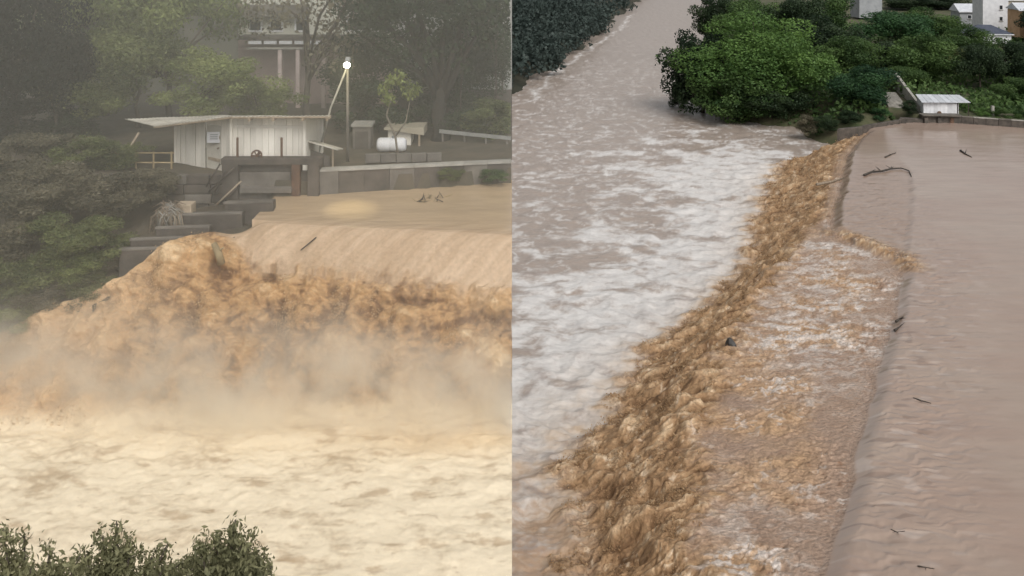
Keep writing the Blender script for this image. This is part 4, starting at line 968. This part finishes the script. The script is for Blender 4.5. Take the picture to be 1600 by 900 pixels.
def street_lamp():
    Y = 36.5; b = P(543, 247, Y); t = P(543, 101, Y)
    o = thing('street_lamp', (b.x, b.y, 29.3), 'lit street lamp on a slim pole right of the whitewashed shed', 'street lamp')
    MB().tube([(b.x, b.y, 29.2), (b.x, b.y, 31.5), t], [0.075, 0.06, 0.045], 8).build('pole', m_conc, o, True)
    MB().tube([t, t + Vector((0.02, -0.15, 0.12)), t + Vector((0.1, -0.55, 0.2))], 0.03, 7).build('arm', m_steel, o, True)
    c = t + Vector((0.13, -0.75, 0.2)); hd = MB().box(c + Vector((0, 0, 0.06)), (0.24, 0.5, 0.12), rx=0.5, taper=0.7).build('lamp_head', m_steel, o, bevel=0.02)
    m, nt, bs, out = nodes('lamp_glow'); bs.inputs['Emission Color'].default_value = (1.0, 0.93, 0.55, 1); bs.inputs['Emission Strength'].default_value = 140
    mb = MB(); n = 12
    for i in range(1, 6):
        for k in range(n): mb.v.append(tuple(c + Vector((0.13 * math.sin(i * math.pi / 6) * math.cos(2 * math.pi * k / n), 0.13 * math.sin(i * math.pi / 6) * math.sin(2 * math.pi * k / n) - 0.12, 0.13 * math.cos(i * math.pi / 6) - 0.1))))
    mb.f = [(i * n + k, i * n + (k + 1) % n, (i + 1) * n + (k + 1) % n, (i + 1) * n + k) for i in range(4) for k in range(n)] + [tuple(range(n))[::-1], tuple(4 * n + k for k in range(n))]
    mb.build('bulb', m, hd, True)
    MB().tube([t + Vector((0.0, 0.0, -0.05)), P(517, 168, 36.9), Vector(((495 - 800) / F * 37.3, 37.3, 29.2))], [0.04, 0.045, 0.05], 7).build('strut', m_concl, o, True)
    ld = bpy.data.lights.new('lamp_light', 'SPOT'); ld.energy = 1300; ld.color = (1.0, 0.94, 0.62); ld.spot_size = math.radians(23); ld.spot_blend = 1.0; ld.shadow_soft_size = 0.1
    lo = bpy.data.objects.new('lamp_light', ld); COL.objects.link(lo); lo.parent = o; lp = c + Vector((0, -0.35, -0.2)); lo.location = lp - o.location
    tgt = PZ(548, 326, ZL); lo.rotation_euler = (lp - tgt).to_track_quat('Z', 'Y').to_euler()
street_lamp()

def left_yard():
    # white tank, cabinet, small pale outhouse, guard rail
    o = thing('water_tank', P(611, 238, 38.2), 'white plastic tank lying in the yard behind the retaining wall', 'tank'); c = P(612, 226, 38.2); mb = MB(); L, R = 0.62, 0.30
    prof = [(-L, 0.02), (-L, 0.2), (-L + 0.06, R * .92), (-L + 0.14, R), (-0.1, R), (-0.08, R * .97), (-0.04, R * .97), (-0.02, R), (L - 0.14, R), (L - 0.06, R * .92), (L, 0.2), (L, 0.02)]
    n = 20
    for xx, r in prof:
        for k in range(n): mb.v.append((c.x + xx, c.y + r * math.cos(2 * math.pi * k / n), c.z + r * math.sin(2 * math.pi * k / n)))
    mb.f = [(i * n + k, (i + 1) * n + k, (i + 1) * n + (k + 1) % n, i * n + (k + 1) % n) for i in range(len(prof) - 1) for k in range(n)]
    mb.build('body', m_white, o, True)
    MB().tube([c + Vector((0.1, 0, R - 0.02)), c + Vector((0.1, 0, R + 0.07))], 0.1, 12).build('lid', m_grey, o)
    for xx in (-0.4, 0.4): MB().box((c.x + xx, c.y, (c.z - R + 29.2) / 2), (0.12, 0.5, max(c.z - R - 29.15, 0.1))).build('cradle', m_woodd, o)
    o = thing('cabinet', P(565, 240, 38.6), 'grey block cabinet with pale flat roof beside the street lamp', 'cabinet')
    a, b = P(551, 198, 38.6), P(579, 244, 38.6); MB().box(((a.x + b.x) / 2, 39, (a.z + b.z) / 2), (b.x - a.x, 0.8, a.z - b.z)).build('body', m_conc, o, bevel=0.02)
    MB().box(((a.x + b.x) / 2, 39, a.z + 0.05), (b.x - a.x + 0.12, 0.95, 0.10)).build('roof', m_concl, o)
    MB().box(((a.x + b.x) / 2, 38.59, (a.z + b.z) / 2 - 0.05), (b.x - a.x - 0.2, 0.03, a.z - b.z - 0.3)).build('door', m_concd, o)
    o = thing('outhouse', P(640, 238, 39.6), 'small beige outhouse behind the white tank', 'outhouse')
    a, b = P(606, 202, 39.6), P(642, 244, 39.6); MB().box(((a.x + b.x) / 2, 40.2, (a.z + b.z) / 2), (b.x - a.x, 1.2, a.z - b.z)).build('wall', m_board, o)
    q0, q1 = P(600, 200, 39.4), P(662, 199, 39.4); t = Vector((0, 1.7, -0.1)); d = Vector((0, 0, -0.35))
    MB().hexa([q0 + d * .2, q1 + d, q1 + t + d, q0 + t + d * .2], [q0, q1, q1 + t, q0 + t]).build('roof', mat('tan_sheet', (0.26, 0.23, 0.17), (0.36, 0.32, 0.25), 1, 0.7, 0.2, 8), o)
    for px in (655,): MB().tube([P(px, 206, 39.5), Vector((P(px, 206, 39.5).x, 39.5, 29.2))], 0.05, 6).build('post', m_edge, o)
    o = thing('guard_rail', P(745, 235, 40), 'grey guard rail on posts under the dark trees', 'guard rail')
    a, b = P(686, 205, 40.2), P(799, 216, 39.6); MB().box(a.lerp(b, 0.5), ((b - a).length - 0.02, 0.06, 0.16), rz=math.atan2(b.y - a.y, b.x - a.x), ry=-math.atan2(b.z - a.z, b.x - a.x)).build('rail', m_steel, o)
    for f in (0.05, 0.35, 0.65, 0.94):
        q = a.lerp(b, f); MB().tube([(q.x, q.y + 0.06, 29.2), (q.x, q.y + 0.06, q.z + 0.08)], 0.05, 6).build('post', m_conc, o)
    # low planter kerb between wall and tank
    a, b = P(570, 247, 35.9), P(690, 245, 36.6); n = 5
    o = thing('kerb', a.lerp(b, 0.5), 'low grey kerb of blocks behind the retaining wall', 'kerb')
    for k in range(n):
        p, q = a.lerp(b, (k + .02) / n), a.lerp(b, (k + .98) / n); MB().box(p.lerp(q, .5), ((q - p).length, 0.2, 0.35), rz=math.atan2(q.y - p.y, q.x - p.x)).build('kerb_block', m_conc, o, bevel=0.015)
left_yard()
def left_buildings():
    m_pale = mat('pale_render', (0.52, 0.52, 0.44), (0.66, 0.65, 0.57), 0.6, 0.8, 0.2, 4); m_pink = mat('pinkish_render', (0.30, 0.22, 0.21), (0.42, 0.33, 0.31), 0.8, 0.8, 0.2, 6)
    Y = 48.0; o = thing('building', P(455, 150, Y), 'pale two storey building with slatted balcony and pink columns behind the trees', 'building')
    def bx(nm, x0, x1, y0, y1, m, yy=Y, dep=0.3, par=None):
        a, b = P(x0, y0, yy), P(x1, y1, yy); return MB().box(((a.x + b.x) / 2, yy + dep / 2, (a.z + b.z) / 2), (b.x - a.x, dep, a.z - b.z)).build(nm, m, par or o)
    bx('upper_wall', 372, 620, -60, 58, m_pale, Y + 1.0, 2.4)
    bx('ground_wall', 372, 620, 62, 250, m_pink, Y + 1.1, 2.2)
    bx('roof_overhang', 360, 628, -75, -62, m_conc, Y - 0.2, 4.0)
    bx('grey_roof_band', 366, 480, 8, 26, m_conc, Y + 0.4, 0.5)  # grey strip of roof across the upper wall
    bx('balcony_slab', 372, 560, 57, 62, m_concd, Y - 0.2, 1.2)
    for k in range(5): bx('balustrade_panel', 388 + k * 24, 408 + k * 24, 64, 69, m_white, Y - 0.25, 0.08)
    bx('balustrade_rail', 386, 560, 74, 77, m_concl, Y - 0.3, 0.08)
    for px in (437, 465, 505): bx('column', px - 3, px + 3, 78, 250, mat('pink_column', (0.48, 0.38, 0.36), (0.60, 0.50, 0.47), 1.5, 0.7, 0.1, 8), Y - 0.25, 0.25)
    for px in (388, 420, 460, 540, 590):
        f = bx('window', px, px + 22, 28, 50, m_white, Y + 0.95, 0.1); bx('pane', px + 3, px + 19, 31, 47, m_glass, Y + 0.93, 0.04, f)
    m_pale2 = mat('pale_grey_render', (0.34, 0.34, 0.33), (0.50, 0.50, 0.48), 0.5, 0.8, 0.2, 4)
    Y2 = 46.5; o2 = thing('building', P(720, 150, Y2), 'long pale grey building glimpsed through the dark branches', 'building')
    def b2(nm, x0, x1, y0, y1, m, yy=Y2, dep=0.3, par=None):
        a, b = P(x0, y0, yy), P(x1, y1, yy); return MB().box(((a.x + b.x) / 2, yy + dep / 2, (a.z + b.z) / 2), (b.x - a.x, dep, a.z - b.z)).build(nm, m, par or o2)
    b2('wall', 622, 799.9, -60, 140, m_pale2, Y2 + 0.5, 3); b2('plinth', 622, 799.9, 140, 250, m_concd, Y2 + 0.4, 3); b2('roof', 618, 799.9, -72, -60, m_conc, Y2 - 0.1, 4)
    for px in (640, 690, 742): 
        f = b2('window', px, px + 26, 30, 68, m_concl, Y2 + 0.45, 0.1); b2('pane', px + 3, px + 23, 33, 65, m_glass, Y2 + 0.42, 0.04, f)
left_buildings()

LT = [  # kind, variant, px, crown top row, Y, width px, foliage, label
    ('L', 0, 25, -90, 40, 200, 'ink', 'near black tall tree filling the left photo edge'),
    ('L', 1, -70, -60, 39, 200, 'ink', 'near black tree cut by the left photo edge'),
    ('L', 2, 85, 40, 39.0, 130, 'ink', 'shaded dark tree at the foot of the near black tall tree'),
    ('L', 3, 165, -80, 46, 240, 'hazel', 'yellow green tree right of the near black tall tree'),
    ('L', 0, 265, -70, 45.5, 190, 'hazel', 'tall yellow green tree above the left end of the shed roof'),
    ('L', 2, 215, 30, 43, 190, 'olive', 'olive tree below the yellow green crowns'),
    ('L', 3, 320, 70, 42, 190, 'hazel', 'low yellow green tree right behind the shed roof'),
    ('L', 1, 140, 95, 41, 160, 'olive', 'low olive tree above the left bank shrubs'),
    ('S', 0, 405, 120, 41, 120, 'olive', 'rounded olive bush behind the shed roof below the balcony'),
    ('L', 0, 570, 50, 45, 140, 'dark', 'dark tree right behind the street lamp'),
    ('T', 0, 480, -100, 43.5, 230, 'brown', 'thin half-bare tree in front of the pale building'),
    ('T', 1, 720, -80, 41.5, 230, 'dark', 'thin dark tree with gaps over the guard rail'),
    ('T', 0, 775, -110, 43, 230, 'dark', 'dark tree cut off at the seam of the two views'),
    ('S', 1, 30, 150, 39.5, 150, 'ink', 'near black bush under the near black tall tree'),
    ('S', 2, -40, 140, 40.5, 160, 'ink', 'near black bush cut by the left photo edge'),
    ('S', 0, 110, 165, 40, 110, 'dark', 'dark bush between near black bush and olive tree trunk'),
    ('L', 1, 700, 30, 44, 150, 'dark', 'low dark tree right of the thick trunk, hiding the grey building'),
    ('L', 2, 785, 50, 44.5, 150, 'dark', 'low dark tree at the seam behind the guard rail'),
    ('S', 1, 590, 120, 42, 130, 'dark', 'dark bush behind the grey cabinet'),
    ('S', 2, 700, 140, 42.5, 120, 'dark', 'dark bush behind the guard rail posts'),
    ('S', 0, 770, 150, 41, 110, 'olive', 'olive bush behind the guard rail at the seam'),
]
for k, (kd, vi, px, pt, Y, wpx, gm, lab) in enumerate(LT):
    x = (px - 800) / F * Y; top = ZC - (pt - HY) / F * Y; wd = wpx / F * Y * 1.15
    cut = -0.03 if x + 0.62 * wd > 0 else None
    tree(kd, vi, gm, (x, Y, 29.25), wd, top - 29.25, k * 1.1, lab, 'tree' if kd != 'S' else 'shrub', 'trees behind the shed yard', 'tree' if kd != 'S' else 'shrub', cutx=cut)
def big_tree():
    Y = 40.6; b = Vector(((688 - 800) / F * Y, Y, 29.2)); arr = VAR_L[2]; o = thing('tree', b, 'large dark tree with thick forking trunk above the white tank', 'tree', 'trees behind the shed yard')
    c = link('crown', crown_mesh('crown', arr, G['dark'], lambda q: (b.x - 0.9 + q[:, :, 0] * 9.0).max(1) < -0.03), o); c.scale = (9.0, 6.0, 7.2); c.location = (-0.9, 0.4, 1.6)
    mb = MB(); L = lambda x, z, y=0.0: b + Vector((x, y, z))
    mb.tube([L(0, 0), L(0.05, 0.5), L(-0.12, 1.3), L(0.04, 2.2), L(-0.05, 3.0)], [0.50, 0.36, 0.30, 0.27, 0.14], 12)
    rng = random.Random(8)
    for tip in ((-3.6, 6.6), (-2.4, 7.4), (-1.2, 7.6), (0.3, 7.8), (1.6, 7.2), (2.3, 6.0), (-3.9, 5.0)):
        st = L(rng.uniform(-.05, .05), rng.uniform(1.3, 2.6)); e = L(tip[0], tip[1], rng.uniform(-0.8, 0.8)); m1 = st.lerp(e, 0.35) + Vector((0, 0, 0.25)); m2 = st.lerp(e, 0.7) + Vector((rng.uniform(-.2, .2), 0, 0.1))
        mb.tube([st, m1, m2, e], [0.19, 0.13, 0.08, 0.02], 8)
        for _ in range(3):
            a = m1.lerp(e, rng.uniform(0.1, 0.8)); mb.tube([a, a + Vector((rng.uniform(-1, 1), rng.uniform(-.5, .5), rng.uniform(0.2, 1.1)))], [0.05, 0.012], 5)
    mb.build('trunk', mat('black_bark', (0.012, 0.010, 0.008), (0.035, 0.029, 0.022), 6, 0.9, 0.6, 20), o, True)
big_tree()
shr = [(20, 300, 34, 110, 90, 'brown'), (75, 285, 34.5, 110, 80, 'brown'), (130, 272, 34.8, 100, 62, 'olive'), (180, 268, 35.2, 90, 50, 'olive'), (40, 350, 32, 130, 90, 'brown'), (110, 345, 32, 130, 90, 'brown'),
       (175, 340, 32.2, 120, 70, 'brown'), (235, 318, 32.6, 90, 55, 'brown'), (20, 420, 30, 130, 80, 'brown'), (95, 415, 29.8, 130, 80, 'olive'), (160, 412, 29.6, 110, 75, 'olive'), (60, 460, 28.9, 120, 60, 'olive'), (125, 445, 28.8, 80, 50, 'hazel'), (-20, 480, 28.3, 120, 80, 'olive')]
for k, (px, py, Y, wpx, hpx, gm) in enumerate(shr):
    lab = ['grey brown shrub at the left photo edge, top row of the bank', 'grey brown shrub, second from the left photo edge on the bank top', 'olive shrub on the bank top left of the railing', 'olive shrub right beside the timber railing', 'brown shrub halfway down the bank at the left photo edge', 'brown shrub halfway down the bank, second from the photo edge', 'brown shrub halfway down the bank below the railing', 'brown shrub on the bank left of the brush pile', 'brown shrub low on the bank at the left photo edge', 'olive shrub low on the bank, second from the photo edge', 'olive shrub low on the bank beside the lowest abutment slab', 'lowest olive shrub hanging over the spray', 'yellow green tuft at the edge of the brown falls', 'olive shrub at the spray line cut by the left photo edge'][k]
    shrub_spot(k, px, py, Y, wpx * 1.2, hpx * 1.0, gm, lab, 'shrubs on the left bank')
for k, (x, dy, wpx, hpx, gm, lab) in enumerate([(-16.9, 0.35, 110, 48, 'brown', 'brown tuft at the spray line, leftmost of the waterline row'), (-15.6, 0.3, 110, 46, 'hazel', 'pale tuft at the spray line, second from the left photo edge'), (-14.5, 0.4, 100, 46, 'brown', 'brown tuft at the waterline, third from the left photo edge'), (-13.5, 0.5, 90, 44, 'olive', 'olive tuft at the waterline below the lowest abutment slab'), (-12.9, 1.0, 80, 40, 'brown', 'brown tuft against the foot of the lowest abutment slab'), (-15.2, 1.2, 110, 56, 'olive', 'olive shrub just above the waterline tufts'), (-17.5, 1.4, 120, 60, 'brown', 'brown shrub just above the waterline at the left photo edge')]):
    Y = float(np.interp(x, bkX, bkY)) + dy; z = float(np.interp(x, bkX, bkZ)) - 0.3
    tree('S', k, gm, (x, Y, z), wpx / F * Y, hpx / F * Y, k * 1.7, lab, 'shrub', 'tufts along the spray line', 'shrub')
# shrubs and weeds on the retaining wall at the seam
shrub_spot(40, 700, 285, 34.75, 46, 26, 'olive', 'weeds growing on the retaining wall face', 'weeds on the retaining wall')
shrub_spot(41, 770, 285, 35.0, 52, 22, 'mid', 'green weeds at the water edge under the retaining wall near the seam', 'weeds on the retaining wall', cutx=-0.03)
def papaya():
    Y = 36.6; b = P(624, 246, Y); o = thing('young_tree', (b.x, b.y, 29.2), 'slender young tree with drooping leaf tuft in front of the white tank', 'tree')
    t = P(612, 150, Y); MB().tube([(b.x, b.y, 29.1), P(618, 215, Y), P(604, 180, Y), P(612, 150, Y)], [0.05, 0.045, 0.035, 0.02], 7).build('trunk', m_bark2, o, True)
    MB().tube([P(618, 213, Y), P(634, 190, Y), P(640, 160, Y)], [0.035, 0.03, 0.015], 6).build('limb', m_bark2, o, True)
    rng = np.random.default_rng(12); n = 420; cs = np.array([[*P(x, y, Y)] for x, y in [(612, 128), (600, 140), (632, 130), (640, 145), (622, 118), (648, 140), (606, 155)]]); k = rng.integers(0, len(cs), n)
    d = rng.normal(size=(n, 3)); d /= np.linalg.norm(d, axis=1)[:, None]; pos = cs[k] + d * 0.32 * rng.random(n)[:, None] ** 0.4
    v, f, tn = leaves(pos, d, 0.20, 0.09, 0.3 + 0.7 * rng.random(n), rng, 0.6)
    me = np_mesh('crown', v - np.array(o.location), f, G['hazel'], False, {'tone': tn}); link('crown', me, o)
papaya()
def reservoir_debris():
    o = thing('floating_brush', PZ(672, 311, ZL), 'small brown tangle of brush floating on the tan reservoir', 'brush', 'flotsam on the tan reservoir'); rng = random.Random(31); c = PZ(672, 312, ZL)
    for k in range(26):
        a = c + Vector((rng.uniform(-0.5, 0.5), rng.uniform(-0.35, 0.35), 0)); b = a + Vector((rng.uniform(-0.35, 0.35), rng.uniform(-0.2, 0.2), rng.uniform(0.02, 0.22)))
        MB().tube([a, b], [0.02, 0.008], 5).build('twig', m_woodd if k % 2 else m_fence, o)
    a, b = PZ(494, 372, ZL - 0.2), PZ(470, 392, ZL - 0.5)
    rod('drift_stick', [P(494, 371, 29.45), P(470, 391, 29.1)], 0.022, m_woodd, 'thin dark stick sliding over the smooth crest', 'stick', 'flotsam on the tan reservoir')
    o = thing('drift_log', P(340, 398, 28.7), 'upright brown log tumbling in the boiling water', 'log')
    MB().tube([P(346, 412, 28.7), P(341, 395, 28.65), P(334, 380, 28.75)], [0.13, 0.12, 0.09], 9).build('stem', m_fence, o, True)
    MB().tube([P(341, 393, 28.65), P(350, 386, 28.6)], [0.05, 0.02], 6).build('stub', m_fence, o, True)
reservoir_debris()

# foreground tree tops on the near bank
def near_bush(px, Y, tops, lab, gm, seed):
    rng = np.random.default_rng(seed); base = Vector(((px - 800) / F * Y, Y, 26.2)); o = thing('riverside_tree', base, lab, 'tree', 'trees on the near bank')
    V = []; Fq = []; T = []; n0 = 0; mb = MB(); root = Vector(((px - 800) / F * Y, Y, 26.0)); fork = root + Vector((0, 0, 2.4)); mb.tube([root, root + Vector((0.08, 0, 1.3)), fork], [0.13, 0.10, 0.08], 8)
    for tx, ty, rpx in tops:
        tip = P(tx, ty, Y + rng.uniform(-0.7, 0.7)); r = rpx / F * Y; mb.tube([fork, fork.lerp(tip, 0.55) + Vector((0, 0, 0.12)), tip], [0.045, 0.028, 0.008], 6)
        n = int(480 + 3000 * r * r)
        # leaves set along drooping side shoots below the tip
        ns = 34
        for s_ in range(ns):
            f = rng.random() ** 0.8; a = np.array(tip) * (1 - f) + np.array(fork.lerp(tip, 0.35)) * f
            dr = rng.normal(size=3); dr[2] = abs(dr[2]) * 0.5 + 0.25; dr /= np.linalg.norm(dr); sl = r * rng.uniform(0.5, 1.3) * (0.45 + 0.9 * f)
            m_ = max(6, n // ns); tt = rng.random(m_); pos = a + dr * (tt * sl)[:, None] + rng.normal(size=(m_, 3)) * 0.05
            v, q, tn = leaves(pos, np.tile(dr, (m_, 1)), 0.088, 0.036, np.clip(0.25 + 0.5 * (1 - f) * rng.random() + 0.45 * rng.random(m_), 0, 1), rng, 0.5)
            V.append(v); Fq.append(q + n0); T.append(tn); n0 += len(v)
    mb.build('trunk', m_bark, o, True)
    link('crown', np_mesh('crown', np.concatenate(V) - np.array(base), np.concatenate(Fq), G[gm], False, {'tone': np.concatenate(T)}), o)
G['near'] = foliage('leaf_near', (0.050, 0.058, 0.026), (0.30, 0.29, 0.16), 0.35)
near_bush(40, 11.5, [(4, 828, 30), (38, 832, 26), (6, 870, 44), (78, 862, 34), (100, 880, 44), (48, 888, 48), (-40, 855, 50), (20, 905, 60), (90, 915, 55), (125, 868, 30)], 'leafy tree top in the bottom left photo corner', 'near', 61)
near_bush(185, 12.0, [(182, 814, 24), (160, 838, 36), (204, 842, 36), (132, 866, 40), (185, 872, 50), (238, 868, 40), (150, 898, 55), (215, 902, 55), (262, 850, 24), (255, 890, 46), (118, 895, 40), (280, 880, 36)], 'pointed leafy tree top, middle one of three at the bottom', 'near', 62)
near_bush(345, 12.3, [(368, 812, 24), (340, 834, 38), (378, 842, 38), (398, 832, 24), (312, 852, 38), (300, 880, 46), (350, 874, 54), (392, 880, 44), (414, 868, 26), (340, 908, 58), (402, 902, 40), (285, 898, 48), (425, 885, 22), (262, 896, 40)], 'rightmost leafy tree top at the bottom, reaching furthest over the foam', 'near', 63)

# ================================================================== air: mist in the left place, spray at the falls
def vol_box(name, lo, hi, color, dens, lab, noise=None):
    m = bpy.data.materials.new(name); m.use_nodes = True; nt = m.node_tree; nt.nodes.clear(); out = nt.nodes.new('ShaderNodeOutputMaterial')
    pv = nt.nodes.new('ShaderNodeVolumePrincipled'); pv.inputs['Color'].default_value = (*color, 1); pv.inputs['Density'].default_value = dens; pv.inputs['Anisotropy'].default_value = 0.2
    nt.links.new(pv.outputs[0], out.inputs['Volume'])
    if noise: noise(nt, pv)
    c = [(a + b) / 2 for a, b in zip(lo, hi)]; o = MB().box(c, [b - a for a, b in zip(lo, hi)]).build(name, m)
    return tag(o, lab, 'haze', kind='stuff')
vol_box('mist', (-47, 15.5, 22.5), (-0.01, 53.0, 44.0), (0.985, 0.975, 0.89), 0.0095, 'thin warm mist hanging over the falls and the shed yard')
def spray_density(nt, pv):
    N = nt.nodes.new; Lk = nt.links.new
    tc = N('ShaderNodeTexCoord'); sp = N('ShaderNodeSeparateXYZ'); Lk(tc.outputs['Object'], sp.inputs[0])
    def math_(op, a, b=None, c=None):
        n = N('ShaderNodeMath'); n.operation = op
        for i, v in enumerate((a, b, c)):
            if v is None: continue
            if isinstance(v, (int, float)): n.inputs[i].default_value = v
            else: Lk(v, n.inputs[i])
        return n.outputs[0]
    nz = N('ShaderNodeTexNoise'); nz.inputs['Scale'].default_value = 0.7; nz.inputs['Detail'].default_value = 4.0; nz.inputs['Roughness'].default_value = 0.6; Lk(tc.outputs['Object'], nz.inputs['Vector'])
    y = math_('DIVIDE', math_('SUBTRACT', math_('SUBTRACT', sp.outputs[1], 25.8), math_('MULTIPLY', math_('MAXIMUM', math_('SUBTRACT', -9.0, sp.outputs[0]), 0.0), 0.14)), 1.35); gy = math_('POWER', 2.718, math_('MULTIPLY', math_('MULTIPLY', y, y), -1.0))
    zz = math_('DIVIDE', math_('SUBTRACT', sp.outputs[2], 24.7), 1.7); gz = math_('POWER', 2.718, math_('MULTIPLY', math_('MULTIPLY', zz, zz), -1.0))
    nn = math_('MAXIMUM', math_('MULTIPLY_ADD', nz.outputs[0], 5.6, -2.0), 0.0)
    Lk(math_('MULTIPLY', math_('MULTIPLY', math_('MULTIPLY', gy, gz), nn), 1.25), pv.inputs['Density'])
vol_box('spray', (-19.5, 22.8, 24.3), (-0.012, 28.9, 29.2), (0.98, 0.945, 0.87), 0.3, 'pale spray drifting off the foot of the brown falls', spray_density)

# ------------------------------------------------------------------ thrown water: clots flung up off the boiling water
def splash(name, lab, m, centres, sizes, cols, seed):
    rng = np.random.default_rng(seed); n = len(centres)
    o8 = np.array([[1, 0, 0], [-1, 0, 0], [0, 1, 0], [0, -1, 0], [0, 0, 1], [0, 0, -1]], float)
    tri = np.array([[0, 2, 4], [2, 1, 4], [1, 3, 4], [3, 0, 4], [2, 0, 5], [1, 2, 5], [3, 1, 5], [0, 3, 5]])
    A = rng.normal(size=(n, 3, 3)) * 0.45 + np.eye(3)
    v = np.einsum('nij,kj->nki', A, o8) * sizes[:, None, None] + centres[:, None, :]
    f = (tri[None] + (np.arange(n) * 6)[:, None, None]).reshape(-1, 3)
    me = np_mesh(name, v.reshape(-1, 3), f, m, True, {'col': np.repeat(cols, 6, 0), 'foam': np.full(n * 6, 0.8)})
    tag(link(name, me), lab, 'splash', kind='stuff')
def right_splash():
    rng = np.random.default_rng(91); n = 26000
    src = next(o for o in bpy.data.objects if o.name == 'weir_cascade').data; k = len(src.vertices); co = np.empty(k * 3, np.float32); src.vertices.foreach_get('co', co); co = co.reshape(-1, 3)
    x, y = co[:, 0], co[:, 1]; B = np.interp(y, bY, bX); Fo = np.interp(y, fY, fX); cl = fbm(x * 0.45, y * 0.45, 301, 3)
    wgt = ((x < B - 0.5) & (x > Fo - 1.0)) * np.clip(cl + 0.05, 0, 1) ** 1.5 * (y / 60.0); wgt = wgt / wgt.sum(); i = rng.choice(k, n, p=wgt)
    p = co[i] + rng.normal(size=(n, 3)) * [0.12, 0.12, 0.05]; p[:, 2] += rng.exponential(0.12, n) * (0.5 + cl[i] * 2)
    t = rng.random(n)[:, None]; splash('splash', 'ochre clots of water thrown up along the weir', bpy.data.materials['muddy_cascade'], p, (0.014 + 0.036 * rng.random(n) ** 2) * (p[:, 1] / 60) ** 0.5, lin(152, 118, 82) * (1 - t) + lin(194, 164, 128) * t, 5)
right_splash()
def left_splash():
    rng = np.random.default_rng(92); n = 12000
    src = next(o for o in bpy.data.objects if o.name == 'weir_cascade.001').data; k = len(src.vertices); co = np.empty(k * 3, np.float32); src.vertices.foreach_get('co', co); co = co.reshape(-1, 3)
    x, y = co[:, 0], co[:, 1]; s_ = np.interp(x, bkX, bkY) - y; cl = fbm(x * 1.2, y * 1.2, 303, 3)
    wgt = (s_ > 1.1 * sst(x, -10.2, -8.2) + 0.1) * np.clip(cl + 0.05, 0, 1) ** 1.5 * (x < -0.4); wgt = wgt / wgt.sum(); i = rng.choice(k, n, p=wgt)
    p = co[i] + rng.normal(size=(n, 3)) * [0.05, 0.05, 0.03]; p[:, 2] += rng.exponential(0.06, n) * (0.5 + 2 * cl[i]); p[:, 1] -= rng.exponential(0.05, n)
    t = rng.random(n)[:, None]; splash('splash', 'tan clots of water thrown off the brown falls', bpy.data.materials['tan_cascade'], p, rng.uniform(0.006, 0.018, n), lin(166, 134, 96) * (1 - t) + lin(214, 186, 148) * t, 6)
left_splash()
